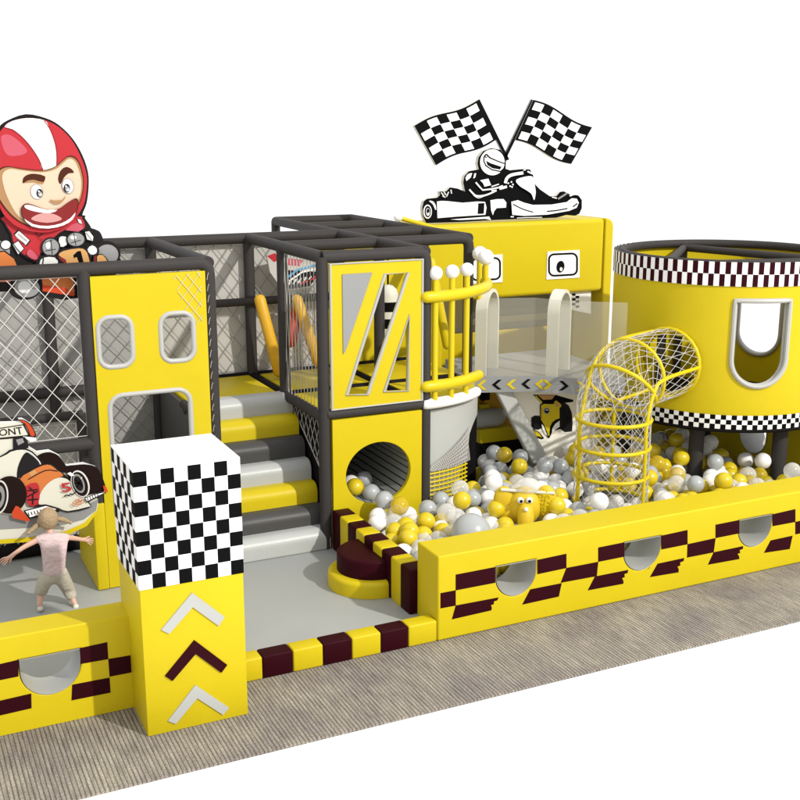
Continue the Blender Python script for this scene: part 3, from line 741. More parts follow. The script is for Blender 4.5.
# ------------------------------------------------------------------ drum tower on legs
CC = Vector((5.55, 2.71, 0)); CR = 1.41; ZB, ZT = 1.05, 3.06
def cyl(r, a, z): return Vector((CC.x + r * math.cos(math.radians(a)), CC.y + r * math.sin(math.radians(a)), z))
t = thing('drum_tower', (CC.x, CC.y, 0), 'round yellow drum tower with checkered bands and a U shaped window, raised on charcoal legs', 'tower')
def uwin(ac, half, zt, zb):
    L = [(ac - half, zt), (ac + half, zt)]; rz = math.radians(half) * CR
    return L + [(ac + half * math.cos(b), zb + rz + rz * math.sin(b)) for b in [-PI * k / 20 for k in range(21)]]
wins = [uwin(-113.8, 13.2, 2.62, 1.60), uwin(26.5, 13.0, 2.62, 1.50)]
def inw(a, z):
    for ac, half, zt, zb in ((-113.8, 13.2, 2.62, 1.60), (26.5, 13.0, 2.62, 1.50)):
        da = (a - ac + 180) % 360 - 180; rz = math.radians(half) * CR
        if abs(da) < half and z < zt:
            if z > zb + rz: return True
            if (da / half) ** 2 + ((z - zb - rz) / rz) ** 2 < 1: return True
    # opening of the net tube
    da = (a + 157.3 + 180) % 360 - 180
    return (math.radians(da) * CR) ** 2 + (z - 1.82) ** 2 < .36 ** 2
mb = MB(); n = 288; nz = 60
cells = set((i, j) for i in range(n) for j in range(nz) if not inw(360 * (i + .5) / n, ZB + (ZT - ZB) * (j + .5) / nz))
def cc(i, j, r): return cyl(r, 360 * i / n, ZB + (ZT - ZB) * j / nz)
for i in range(n):
    runs = []; j = 0
    for (ii, jj) in [(i, j) for j in range(nz) if (i, j) in cells]:
        for r in (CR, CR - .05): mb.add([cc(ii, jj, r), cc(ii + 1, jj, r), cc(ii + 1, jj + 1, r), cc(ii, jj + 1, r)], [[0, 1, 2, 3]], YEL)
mb.add([cyl(CR, 1.25 * k, ZT) for k in range(288)] + [cyl(CR - .05, 1.25 * k, ZT) for k in range(288)], [[k, (k + 1) % 288, 288 + (k + 1) % 288, 288 + k] for k in range(288)], DRK)
mb.build('shell', t, angle=30)
for wl in wins:
    # side walls of the opening and its rim
    mb = MB(); k = len(wl)
    pts = []
    for a, b in zip(wl, wl[1:] + wl[:1]):
        m_ = max(1, int(math.hypot((b[0] - a[0]) * .0246, b[1] - a[1]) / .06))
        pts += [(a[0] + (b[0] - a[0]) * q / m_, a[1] + (b[1] - a[1]) * q / m_) for q in range(m_)]
    k = len(pts)
    MB().tube([cyl(CR + .004, a, z) for a, z in pts], .03, TRIM, 8, closed=True).build('window_rim', t)
    MB().tube([cyl(CR - .055, a, z) for a, z in pts], .03, TRIM, 8, closed=True).build('window_rim', t)
def band(z0, h, rows, ncol, r):
    mb = MB()
    for j in range(rows):
        for i in range(ncol):
            a0, a1 = 360 * i / ncol, 360 * (i + 1) / ncol; za, zb = z0 + h * j / rows, z0 + h * (j + 1) / rows
            mb.add([cyl(r, a0, za), cyl(r, a1, za), cyl(r, a1, zb), cyl(r, a0, zb)], [[0, 1, 2, 3]], (MAR, WHT)[(i + j) % 2] if rows == 2 else (BLK, WHT)[(i + j) % 2])
    return mb
band(ZT - .275, .28, 2, 144, CR + .014).build('upper_checks', t, angle=20)
band(ZB + .03, .17, 3, 144, CR + .014).build('lower_checks', t, angle=20)
MB().tube([cyl(CR - .085, 5 * k, ZT - .035) for k in range(72)], .055, DRK, 10, closed=True).build('top_rim', t)
MB().tube([cyl(CR - .02, 5 * k, ZB + .012) for k in range(72)], .032, BLKF, 10, closed=True).build('bottom_rim', t)
MB().prism([[(cyl(CR - .06, 7.5 * k, 0).x, cyl(CR - .06, 7.5 * k, 0).y) for k in range(48)]], ZB - .02, ZB + .06, XY, BLKF).build('floor_disc', t)
for a in (217, 271, 324, 52, 163):
    r_ = 1.13 if a != 163 else 1.25
    MB().tube([cyl(r_, a, .06), cyl(r_, a, ZB - .02)], .092, DRK, 20).build('leg', t)
for a in (75, 195, 315): MB().tube([cyl(CR - .12, a, ZB + .06), cyl(CR - .12, a, ZT - .03)], .055, DRK, 14).build('inner_post', t)
for a0, a1 in ((75, 195), (195, 315), (315, 75)): MB().tube([cyl(CR - .12, a0, ZT - .09), cyl(CR - .12, a1, ZT - .09)], .05, DRK, 12).build('inner_beam', t)

# ------------------------------------------------------------------ net tube
E0 = Vector((CC.x, CC.y, 1.82)); dv = Vector((math.cos(math.radians(-157.3)), math.sin(math.radians(-157.3)), 0)); sd = Vector((-dv.y, dv.x, 0))
TRd = .42; EL = .42
t = thing('net_tube', tuple(E0 + dv * 2.5 - UP0 * 1.7), 'yellow ringed net tube bending from the drum tower down into the balls', 'net tube')
A_end = E0 + dv * 2.62
path = []   # (centre, tangent-normal 'up' vector)
path.append((E0 + dv * 1.43, UP0)); path.append((E0 + dv * 1.72, UP0))
c0 = E0 + dv * (2.62 - EL) - UP0 * EL
for a in (10, 45):
    ra = math.radians(a); path.append((c0 + (dv * math.sin(ra) + UP0 * math.cos(ra)) * EL, (dv * math.sin(ra) + UP0 * math.cos(ra))))
for z in (1.36, 1.04, .71, .38): path.append((Vector((A_end.x, A_end.y, z)), dv))
path.pop(1)
rings = [[c + (u * math.cos(2 * PI * k / 24) + sd * math.sin(2 * PI * k / 24)) * TRd for k in range(24)] for c, u in path]
for rg in rings: MB().tube(rg, .023, YELP, 10, closed=True).build('ring', t)
# spines along the inner and outer side of the bend
def spine(k):
    pts = [rg[k] for rg in rings]
    sm_ = []
    for i in range(len(pts) - 1):
        p0, p1, p2, p3 = pts[max(i - 1, 0)], pts[i], pts[i + 1], pts[min(i + 2, len(pts) - 1)]
        for j in range(5):
            q = j / 5; sm_.append(.5 * (2 * p1 + (p2 - p0) * q + (2 * p0 - 5 * p1 + 4 * p2 - p3) * q * q + (3 * p1 - p0 - 3 * p2 + p3) * q ** 3))
    return sm_ + [pts[-1]]
for k in (6, 14, 22): MB().tube(spine(k), .023, YELP, 10).build('spine', t)
mb = MB()
def ring_at(i, q):
    (c1, u1), (c2, u2) = path[i], path[i + 1]
    c_ = c1.lerp(c2, q); u_ = u1.lerp(u2, q).normalized()
    if u1.dot(u2) < .98:        # keep the bend round
        c_ = c_ + u_ * .06 * math.sin(PI * q)
    return [c_ + (u_ * math.cos(2 * PI * k / 24) + sd * math.sin(2 * PI * k / 24)) * TRd for k in range(24)]
for i in range(len(path) - 1):
    seq = [rings[i]] + [ring_at(i, q / 3) for q in (1, 2)] + [rings[i + 1]]
    for ra, rb in zip(seq, seq[1:]):
        for k in range(24):
            mb.tube([ra[k], rb[(k + 1) % 24]], .0034, NETG, 4, caps=False); mb.tube([ra[k], rb[(k - 1) % 24]], .0034, NETG, 4, caps=False)
            if k % 4 == 0: mb.tube([ra[k], rb[k]], .0034, NETG, 4, caps=False)
mb.build('net', t)

# ------------------------------------------------------------------ balls
def ball_mesh(m_, r):
    o = MB().sphere((0, 0, 0), r, m_, 22, 14); me_o = o.build('ball_mesh', angle=180); me = me_o.data; bpy.data.objects.remove(me_o); return me
BR = .101
BM = {'yellow': ball_mesh(YBALL, BR), 'grey': ball_mesh(GBALL, BR), 'white': ball_mesh(WBALL, BR), 'clear': ball_mesh(CLR, BR), 'amber': ball_mesh(YCL, BR)}
KIND = {'amber': ('see-through yellow plastic ball lying in the ball pit', 'see-through yellow balls in the ball pit'), 'yellow': ('glossy yellow plastic ball lying in the ball pit', 'yellow balls in the ball pit'), 'grey': ('matt grey plastic ball lying in the ball pit', 'grey balls in the ball pit'),
        'white': ('opaque white plastic ball lying in the ball pit', 'white balls in the ball pit'), 'clear': ('clear see-through plastic ball lying in the ball pit', 'clear balls in the ball pit')}
BIG = at(471, 533, 'z', .52); TOY = at(524, 503, 'z', .60)
placed = []; rest = MB(); hidden = []
sp = .193; row = 0; y = .56
while y < 4.35:
    x = .27 + (sp / 2 if row % 2 else 0)
    while x < 6.08:
        bx = x + random.uniform(-.035, .035); by = y + random.uniform(-.035, .035)
        bz = .40 + random.uniform(-.05, .07) + (.05 if 2.0 < y else 0)
        x += sp
        if bx < 1.16 and by > 2.2: continue
        if (Vector((bx, by, 0)) - BC).length < 1.32: continue
        if bx < 3.5 and by > 3.55: continue
        if by > 3.02 and bx < 3.72 and bx > 2.5: continue
        if by > 3.66 and bx < 4.2: continue
        if bx > 5.35 or (bx > 4.7 and by > 3.3): continue
        if (Vector((bx, by)) - Vector((A_end.x, A_end.y - .1))).length < .50: continue
        if (Vector((bx, by)) - BIG.xy).length < .24 or (Vector((bx, by)) - TOY.xy).length < .27 or (Vector((bx, by)) - TOY.xy + FH.xy * .30).length < .2: continue
        if any((Vector((bx, by)) - cyl(1.13, a, 0).xy).length < .19 for a in (217, 271, 324, 52, 163)): continue
        u, v, z = proj((bx, by, bz)); 
        edge = proj((bx, .41, .822)); s_ = (CAM.z - .822) / (CAM.z - bz - BR)
        vis_y = CAM.y + (.42 - CAM.y) * ((CAM.z - bz - BR) / (CAM.z - .822))
        if -20 < u < 830 and by > vis_y - .05: placed.append((bx, by, bz))
        else: hidden.append((bx, by, bz))
    y += sp * .87; row += 1
extra = []
for bx, by, bz in placed:
    if random.random() < .24: extra.append((bx + sp / 2, by + sp * .29, bz + .16))
def pick(bx, by):
    a = random.random()
    if by < 1.9 and bx < 1.9: w_ = (.30, .06, .30, .26, .08)
    elif bx < 3.3: w_ = (.16, .36, .22, .20, .06)
    else: w_ = (.42, .12, .18, .12, .16)
    for k, q in zip(('yellow', 'grey', 'white', 'clear', 'amber'), w_):
        a -= q
        if a < 0: return k
    return 'white'
near = [b for b in placed + extra if not ((Vector(b[:2]) - BIG.xy).length < .3 and b[2] > .48)]
near.sort(key=lambda b: proj(b)[2])
for n_, (bx, by, bz) in enumerate(near):
    k = pick(bx, by)
    if n_ >= 294: rest.sphere((bx, by, bz), BR, {'yellow': YBALL, 'grey': GBALL, 'white': WBALL, 'clear': CLR, 'amber': YCL}[k], 20, 12); continue
    o = bpy.data.objects.new('ball', BM[k]); COL.objects.link(o); o.location = (bx, by, bz); tag(o, KIND[k][0], 'ball', KIND[k][1])
for a in range(26):     # lower lying balls inside the foot of the net tube
    q = math.sqrt(random.random()) * .42; w_ = random.uniform(0, 2 * PI)
    rest.sphere((A_end.x + q * math.cos(w_), A_end.y - .1 + q * math.sin(w_), .26 + random.uniform(-.03, .03)), BR, random.choice((WBALL, CLR, CLR, GBALL)), 20, 12)
# tunnel balls
for (px_, py_, k) in ((355, 487, 'yellow'), (371, 497, 'grey'), (351, 484, 'white'), (364, 480, 'grey')):
    yy = 2.62 if k == 'yellow' else (2.86 if k == 'white' else 2.52)
    if (px_, py_) == (364, 480): yy = 2.95
    p = at(px_, py_, 'y', yy); dz = Vector((p.x - hc.x, 0, p.z - hc.z)); rmax = HR - BR - .01
    if dz.length > rmax: dz = dz.normalized() * rmax
    o = bpy.data.objects.new('ball', BM[k]); COL.objects.link(o); o.location = (hc.x + dz.x, yy, hc.z + dz.z)
    tag(o, {'yellow': 'yellow plastic ball lying inside the crawl tunnel', 'grey': 'grey plastic ball lying inside the crawl tunnel', 'white': 'white plastic ball lying inside the crawl tunnel'}[k], 'ball', k + ' balls in the crawl tunnel')
for bx, by, bz in hidden: rest.sphere((bx, by, bz), BR, random.choice((YBALL, GBALL, WBALL)), 12, 8)
for k in range(520):
    bx = random.uniform(.3, 6.05); by = random.uniform(.6, 4.2)
    if (bx < 1.2 and by > 2.2) or (Vector((bx, by, 0)) - BC).length < 1.32 or (bx < 4.2 and by > 3.6) or bx > 5.45 or (bx > 4.7 and by > 3.4): continue
    rest.sphere((bx, by, random.uniform(.17, .27)), BR, random.choice((YBALL, GBALL, WBALL, WBALL)), 12, 8)
o = rest.build('ball_layer', base=(3, 2, .06), angle=180); tag(o, 'deep layer of mixed yellow, grey and white balls under the top ones', 'balls', kind='stuff')
o = MB().sphere((0, 0, 0), .205, GBALL, 32, 20).build('big_ball', angle=180); o.location = BIG; tag(o, 'one big pale grey ball, far larger than the others, behind the pit wall', 'ball')

# ------------------------------------------------------------------ yellow elephant toy in the balls
t = thing('toy_elephant', tuple(TOY), 'yellow elephant toy with goggle eyes and clear cap standing among the balls', 'toy')
rgt = RT; fwd = -FH
def tp(a, b, c): return TOY + rgt * a + fwd * b + UP0 * c
ROT = Matrix((rgt, FH, UP0)).transposed().to_4x4().to_3x3()
MB().sphere(tp(0, 0, -.03), .2, TOYY, 26, 18, (.95, .8, 1.1), ROT).build('body', t)
MB().sphere(tp(-.22, .02, .05), .13, TOYY, 20, 14, (.9, .45, 1.15), ROT).sphere(tp(-.17, .04, -.09), .1, TOYY, 18, 12, (1, .5, 1.2), ROT).build('ear', t)
mb = MB().sphere(tp(.23, .02, .03), .135, TOYY, 20, 14, (.9, .45, 1.35), ROT)
random.seed(3)
for k in range(90):
    a = random.uniform(0, 2 * PI); q = math.sqrt(random.random()); u_, v_ = .105 * q * math.cos(a), .165 * q * math.sin(a)
    mb.sphere(tp(.23 + u_, .022 + .06 * math.sqrt(max(0, 1 - q * q)), .03 + v_), .013, YELP, 6, 4)
mb.build('ear', t)
MB().tube([tp(0, .15, -.02), tp(0, .2, -.1), tp(-.005, .21, -.2), tp(-.01, .2, -.3)], [.085, .09, .082, .065], TOYY, 18, round_caps=True).build('trunk', t)
for s_ in (-1, 1):
    e_ = MB().sphere(tp(.0 + .048 * s_ - .01, .165, .085), .036, WHT, 16, 10).build('eye', t)
    MB().sphere(tp(.0 + .045 * s_ - .008, .195, .085), .018, BLK, 12, 8).build('pupil', e_)
MB().sphere(tp(-.005, .245, .01), .024, WBALL, 12, 8).build('nose_bead', t)
MB().sphere(tp(.03, .02, .20), .115, CLR, 20, 12, (1.2, 1, .8), ROT).build('clear_cap', t)
MB().tube([tp(-.26, .06, .17), tp(.32, .06, .13)], .018, CRM, 10).build('handle_bar', t)

# ------------------------------------------------------------------ kart racer cutout with flags
KY = 5.5
t = thing('kart_racer_sign', (4.2, KY, 3.29), 'black and white kart racer cutout with two crossed chequered flags on the arch', 'sign')
L1 = lambda pts: crop(pts, 410, 140, .125)
L2 = lambda pts: crop(pts, 490, 140, .125)
sil = L1([(130,665),(105,610),(98,540),(110,490),(135,470),(215,462),(240,440),(235,412),(290,410),(320,378),(380,388),(440,412),(425,340),(435,290),(470,250),(550,235),(540,190),(548,140),(585,90),(650,65),(720,78),(765,130)]) + \
      L2([(128,165),(125,230),(160,242),(230,235),(270,232),(320,235),(345,280),(352,345),(400,395),(480,450),(530,450),(560,415),(590,410),(640,435),(700,432),(735,480),(735,545),(715,590),(680,606),(610,600),(530,622),(200,634)]) + L1([(680,640),(400,656)])
MB().prism([pxz(sil, KY)], KY, KY + .07, XZ, BLK, CRM).build('board', t)
A = Art(KY - .0005, 410, 140, .125)
A.poly([(215,492),(250,487),(300,489),(420,502),(540,492),(600,495),(612,540),(603,598),(540,602),(380,612),(220,625)], WHT)
A.poly([(545,507),(595,503),(590,590),(540,592)], BLK)
A.poly(circ(140, 573, 34, 56), WHT); A.poly(circ(141, 573, 26, 46), BLK); A.poly(circ(142, 575, 17, 32), LGP); A.poly(circ(143, 572, 12, 24), BLK); A.poly(circ(146, 590, 8, 10), WHT)
A.poly([(150,487),(180,490),(200,515),(207,550),(200,557),(180,515)], WHT, 3)
A.poly([(640,482),(690,473),(745,472),(768,500),(765,540),(690,545),(670,570),(660,602),(645,560)], WHT)
A.poly([(320,635),(630,612),(645,640),(600,630),(400,640)], WHT)
A.poly(circ(655, 178, 98, 104, 40), WHT)
A.poly([(582,140),(592,118),(610,108),(640,138),(700,165),(757,185),(750,225),(722,257),(650,242),(600,210),(582,172)], BLK)
A.poly([(592,140),(604,120),(632,148),(700,176),(752,194),(742,225),(718,246),(652,232),(608,202),(592,170)], WHT)
A.poly([(604,165),(640,185),(728,214),(716,236),(655,226),(614,200)], BLK); A.poly(circ(604, 130, 11, 14), BLK); A.poly(circ(605, 130, 5, 7), WHT)
A.poly([(438,302),(452,278),(472,266),(492,264),(480,300),(445,328)], WHT); A.poly([(508,268),(524,264),(515,300),(500,308)], WHT)
A.poly([(555,322),(620,308),(642,360),(590,373),(578,345)], WHT)
A.line([(520,338),(548,372),(575,400),(640,392),(700,380)], 12, WHT)
A.line([(468,395),(500,430),(530,447),(600,440),(682,405)], 13, WHT, 3); A.line([(500,440),(530,460),(560,458),(655,418)], 6, WHT, 3)
A.line([(702,376),(735,364)], 9, WHT); A.line([(708,394),(768,378)], 9, WHT)
for q in ([(240,418),(262,445)], [(262,412),(280,440)], [(300,414),(284,452)], [(318,396),(324,428)], [(250,446),(275,458)]): A.line(q, 9, LGP)
A.frame(490, 140, .125)
A.poly([(196,325),(240,300),(325,290),(345,350),(355,420),(342,480),(322,432),(280,400),(228,368)], WHT, 3)
A.line([(112,345),(125,305),(165,278),(255,262)], 24, WHT, 4)
A.line([(255,240),(275,238)], 8, WHT); A.line([(288,250),(330,270)], 12, WHT)
for q in ((135, 345), (160, 335), (172, 355), (150, 368), (165, 375)): A.poly(circ(q[0], q[1], 7, 7, 8), WHT, step=False)
A.line([(0,372),(60,352)], 8, WHT); A.line([(60,385),(122,366)], 9, WHT); A.line([(0,405),(40,402)], 12, WHT)
A.poly([(158,492),(210,480),(260,500),(330,518),(480,515),(600,495),(640,465),(680,468),(697,500),(680,540),(620,565),(450,595),(260,605),(165,597)], WHT)
A.line([(170,512),(250,552),(332,576)], 9, BLK, 3); A.line([(440,570),(520,562),(606,546)], 10, BLK); A.line([(648,533),(685,506)], 10, BLK)
A.line([(622,446),(660,432),(700,440),(728,475)], 12, WHT, 3); A.line([(530,470),(600,425)], 14, GRP); A.line([(480,455),(520,465)], 8, WHT)
A.line([(150,612),(175,612)], 9, WHT); A.line([(200,622),(300,618),(400,616)], 5, WHT)
A.mb.build('kart_print', t)
def flag(pt, pb, ft, fb, wob, pole):
    """pt/pb pole-side corners, ft/fb free corners, photo pixels"""
    def S(u, v):
        x = (pt[0] * (1 - u) + ft[0] * u) * (1 - v) + (pb[0] * (1 - u) + fb[0] * u) * v
        y = (pt[1] * (1 - u) + ft[1] * u) * (1 - v) + (pb[1] * (1 - u) + fb[1] * u) * v
        return x, y + wob * math.sin(2 * PI * u)
    n = 24; out = [S(i / n, 0) for i in range(n + 1)] + [S(1 - i / n, 1) for i in range(n + 1)]
    o = MB().prism([pxz(out, KY)], KY, KY + .06, XZ, BLK, CRM).build('chequered_flag', t)
    A = Art(KY - .0005)
    m = .045
    for i in range(6):
        for j in range(5):
            if (i + j) % 2 == 0:
                u0, u1 = m + (1 - 1.6 * m) * i / 6, m + (1 - 1.6 * m) * (i + 1) / 6; v0, v1 = m + (1 - 2 * m) * j / 5, m + (1 - 2 * m) * (j + 1) / 5
                A.poly([S(u0 + (u1 - u0) * q / 3, v0) for q in range(4)] + [S(u1 - (u1 - u0) * q / 3, v1) for q in range(4)], WHT, step=False)
    A.mb.build('white_checks', o)
    a, b = pole; dx, dy = b[0] - a[0], b[1] - a[1]; l = math.hypot(dx, dy); nx, ny = -dy / l * 1.5, dx / l * 1.5
    MB().prism([pxz([(a[0] - nx, a[1] - ny), (b[0] - nx, b[1] - ny), (b[0] + nx, b[1] + ny), (a[0] + nx, a[1] + ny)], KY + .012)], KY + .012, KY + .05, XZ, BLK, GRP).build('flag_pole', o)
flag((478.3, 99.8), (496.5, 139.5), (414.3, 125.8), (436.2, 165.3), 2.1, ((478.3, 100), (508, 160)))
flag((533.4, 99.8), (515, 140), (592.2, 127.2), (571.2, 164), -2.1, ((533, 100), (499, 170)))

# ------------------------------------------------------------------ race car cutout hanging in the left bay
KC = 2.24
t = thing('race_car_sign', (-3.3, KC, .7), 'cutout of an orange and white racing car number 5 above the running child', 'sign')
cf = lambda pts: crop(pts, 0, 400, .15)
sil = cf([(-420,190),(-200,160),(150,150),(125,130),(150,128),(205,160),(235,215),(240,265),(190,275),(185,310),(250,350),(330,340),(400,375),(440,440),(560,425),(640,450),(680,520),(710,605),(640,625),(655,690),(640,760),(580,840),(450,900),(300,940),(120,950),(-100,965),(-420,960)])
MB().prism([pxz(sil, KC)], KC, KC + .07, XZ, CRM, WHT).build('board', t)
A = Art(KC - .0005, 0, 400, .15)
A.poly([(-420,960),(-100,965),(120,950),(300,940),(450,900),(580,840),(640,760),(642,735),(560,820),(440,872),(290,905),(120,922),(-100,938),(-420,930)], YELP)
A.poly([(-420,930),(-100,918),(100,900),(230,880),(430,850),(560,795),(560,815),(430,872),(240,905),(-100,938)], CRM)
A.poly([(-300,830),(0,760),(200,790),(400,740),(480,745),(655,660),(640,735),(560,795),(430,830),(200,850),(-300,880)], GRP)
# rear wing
A.poly([(-420,262),(-420,225),(0,185),(160,160),(196,235),(190,247),(0,262)], OUT); A.poly([(-420,252),(-420,232),(0,192),(152,168),(186,232),(0,250)], CRM)
A.text('ONT', [(-8, 240), (156, 226), (143, 176), (-6, 196)], OUT, .015)
A.poly([(122,133),(150,128),(200,155),(235,215),(238,245),(215,262),(180,240),(190,215),(165,165)], OUT, 3); A.poly([(130,137),(150,134),(195,160),(228,215),(226,238),(205,236),(190,200),(165,155)], ORR, 3)
A.poly([(150,240),(240,250),(238,268),(205,278)], WHT)
A.poly([(85,255),(110,245),(165,245),(185,275),(190,315),(150,330),(110,320),(100,360),(88,360)], OUT); A.poly([(105,262),(150,252),(160,280),(120,300)], GRP)
# rear tyres
A.poly([(230,400),(262,360),(330,345),(390,370),(435,430),(470,470),(420,480),(300,440)], TYR, 3)
A.poly([(430,450),(500,430),(590,428),(645,450),(680,510),(702,580),(690,605),(600,625),(540,640),(480,560)], TYR, 3)
# body
A.poly([(-420,420),(-200,395),(0,370),(60,330),(150,318),(215,340),(270,400),(290,430),(200,500),(160,560),(60,600),(-420,640)], OUT, 2)
A.poly([(-420,430),(-200,405),(0,380),(70,342),(150,328),(208,352),(262,412),(262,425),(190,490),(150,545),(60,585),(-420,620)], CRM, 2)
A.poly([(110,510),(115,450),(140,385),(165,350),(190,350),(245,395),(268,430),(180,485),(120,520)], OUT, 2)
A.line([(160,332),(205,350),(255,400),(268,425)], 8, LGP, 3)
A.poly([(125,520),(190,470),(280,425),(340,422),(390,460),(470,530),(540,600),(600,690),(590,715),(450,745),(300,700),(190,705),(170,600)], OUT, 2)
A.poly([(132,522),(190,478),(280,433),(335,430),(380,466),(420,500),(330,540),(290,590),(262,640),(250,690),(190,697),(172,590)], ORG, 2)
A.poly([(190,480),(230,460),(245,480),(205,505)], TAN); A.line([(185,525),(300,465),(380,470)], 7, OUT, 3)
A.poly([(330,540),(380,515),(440,520),(520,590),(592,692),(585,706),(450,735),(390,715),(300,690),(256,690),(262,630),(290,580)], CRM, 2)
A.poly([(165,570),(240,545),(262,600),(250,690),(185,697),(172,630)], RED, 2)
for a, b in (((180,600),(250,590)), ((178,640),(250,600)), ((182,660),(250,655)), ((190,575),(235,615)), ((215,620),(215,690))): A.line([a, b], 9, OUT)
# left front tyre
A.poly(circ(60, 625, 115, 125, 40, .2), TYR); A.poly(circ(-10, 640, 62, 112, 40, .1), LGP); A.poly(circ(-12, 640, 54, 102, 40, .1), TYR); A.poly(circ(-12, 640, 40, 78, 32, .1), GRP); A.poly(circ(-12, 640, 20, 40, 24, .1), OUT)
# right front wheel
A.poly(circ(530, 550, 58, 92, 36, -.35), LGP); A.poly(circ(527, 552, 50, 84, 36, -.35), TYR); A.poly(circ(520, 548, 36, 66, 32, -.35), GRP); A.poly(circ(518, 548, 27, 52, 28, -.35), OUT)
for a, b in (((495,520),(545,570)), ((505,580),(540,505)), ((490,545),(548,548))): A.line([a, b], 6, LGP, step=False)
# front wing
A.poly([(150,728),(300,690),(385,715),(392,735),(250,770),(190,785)], OUT); A.poly([(165,732),(300,697),(372,718),(250,757),(195,772)], WHT)
for k in range(6): x = 182 + 20 * k; A.line([(x, 740 - 5 * k), (x + 8, 762 - 5 * k)], 7, OUT, step=False)
A.poly([(555,645),(640,610),(705,600),(700,612),(640,640),(575,675)], OUT); A.poly([(562,645),(640,617),(695,606),(640,632),(576,664)], WHT)
for k in range(5): x = 575 + 17 * k; A.line([(x, 640 - 6 * k), (x + 6, 660 - 6 * k)], 6, OUT, step=False)
A.poly([(75,740),(100,695),(120,700),(195,790),(185,800),(80,775)], ORR); A.poly([(680,560),(698,565),(715,602),(690,605)], ORR)
A.text('5', [(408, 604), (472, 600), (462, 538), (394, 548)], RED, .02)
A.line([(420,632),(440,622),(450,628),(465,615),(478,620),(498,602)], 8, OUT, 3)
for k, (x, y) in enumerate(((485, 685), (505, 662), (528, 655), (515, 682), (540, 668))): A.line(circ(x, y, 12, 9, 10), 5, ORG, closed=True, step=False)
A.poly([(440,480),(462,470),(490,490),(470,500)], WHT)
A.mb.build('car_print', t)

# ------------------------------------------------------------------ helmeted driver cutout on the left frame
DY = 2.56
t = thing('kart_driver_sign', (-3.1, DY, 3.3), 'cutout of a grimacing kart driver in red and white helmet above the left frame', 'sign')
df = lambda pts: crop(pts, 0, 110, .1375)
sil = df([(-300,640),(-180,640),(-60,650),(-5,590),(-60,470),(-75,330),(-50,210),(-5,125),(60,75),(190,30),(330,58),(430,110),(530,210),(600,330),(640,450),(645,560),(630,680),(600,760),(615,800),(640,850),(720,880),(750,940),(760,1000),(830,1035),(880,1090),(885,1170),(760,1240),(640,1350),(500,1370),(300,1330),(60,1320),(-200,1330),(-300,1280)])
MB().prism([pxz(smooth(sil, 3), DY)], DY, DY + .06, XZ, OUT, OUT).build('board', t)
A = Art(DY - .0005, 0, 110, .1375)
# kart and body below (frame 2: ox 0 oy 200 scale .1625)
A.frame(0, 200, .1625)
A.poly([(-200,250),(0,250),(60,280),(60,420),(-200,430)], GRP); A.poly([(-150,330),(30,310),(95,360),(120,420),(90,520),(-150,520)], OUT); A.poly([(-150,340),(25,318),(85,362),(108,415),(80,505),(-150,505)], ORG); A.poly([(-150,400),(60,420),(85,500),(-150,505)], ORR)
A.poly(circ(35, 275, 36, 32), OUT); A.poly(circ(35, 275, 29, 26), LGP)
A.poly(circ(150, 540, 100, 75), OUT); A.poly(circ(165, 540, 78, 58), GRP); A.poly(circ(150, 535, 40, 38), LGP)
A.poly([(245,470),(460,470),(470,600),(400,615),(250,590)], OUT); A.poly([(255,470),(450,470),(458,585),(400,570),(265,550)], ORG); A.poly([(260,520),(400,540),(456,570),(452,590),(262,560)], ORR)
A.poly(circ(650, 330, 90, 80), OUT); A.poly(circ(658, 335, 68, 62), GRP)
A.poly([(30,85),(20,140),(60,210),(70,260),(110,320),(190,372),(235,380),(270,300),(330,240),(400,190),(520,190),(560,230),(575,200),(520,110),(480,90)], OUT, 2)
A.poly([(35,95),(30,140),(70,205),(80,255),(120,318),(195,365),(228,368),(262,290),(330,228),(400,180),(505,180),(520,150),(500,110),(460,100)], RED, 2)
A.poly([(400,185),(440,150),(500,130),(510,175),(480,195)], PNK)
for q in ([(80,210),(110,180),(188,250),(160,285)], [(70,270),(110,245),(150,300),(110,340)], [(50,100),(80,120),(95,135),(60,130)], [(470,110),(495,120),(505,150),(480,140)], [(515,190),(545,185),(575,225),(570,255),(530,245)]):
    A.poly(q, OUT); cx = sum(a for a, b in q) / len(q); cy = sum(b for a, b in q) / len(q); A.poly([(cx + (a - cx) * .84, cy + (b - cy) * .84) for a, b in q], LGP)
for q in ([(95,225),(150,268)], [(108,205),(165,252)], [(90,285),(125,322)], [(525,200),(560,245)]): A.line(q, 4, GRP, step=False)
A.poly([(360,232),(385,222),(410,232),(405,275),(365,285)], LGP, 2)
A.line([(75,262),(120,318),(192,366)], 5, OUT, 3); A.line([(235,230),(262,255),(250,320)], 4, DRD, 3); A.line([(215,200),(235,222),(262,205)], 6, OUT); A.poly([(180,300),(215,330),(228,362),(195,360),(160,330)], PNK, 2)
A.poly(circ(308, 288, 60, 60), OUT); A.poly(circ(308, 288, 50, 51), GRP); A.poly(circ(292, 275, 15, 24), LGP); A.line([(270,262),(318,244)], 4, OUT); A.line([(275,310),(340,300)], 4, OUT); A.line([(308,240),(318,335)], 4, OUT, step=False)
A.poly(circ(462, 240, 60, 48), OUT); A.poly(circ(462, 240, 51, 40), GRP); A.poly(circ(446, 228, 20, 12), LGP); A.line([(430,262),(492,244)], 4, OUT); A.line([(448,204),(462,278)], 4, OUT, step=False)
A.poly([(215,380),(250,340),(345,340),(375,400),(350,420),(240,425)], OUT, 2); A.poly([(240,380),(262,352),(330,350),(350,395),(250,412)], LGP, 2); A.line([(262,352),(256,400)], 8, OUT)
A.poly([(520,300),(560,265),(600,290),(600,330),(560,340),(545,390)], OUT, 2); A.poly([(532,300),(560,276),(588,295),(585,325),(552,332)], LGP, 2)
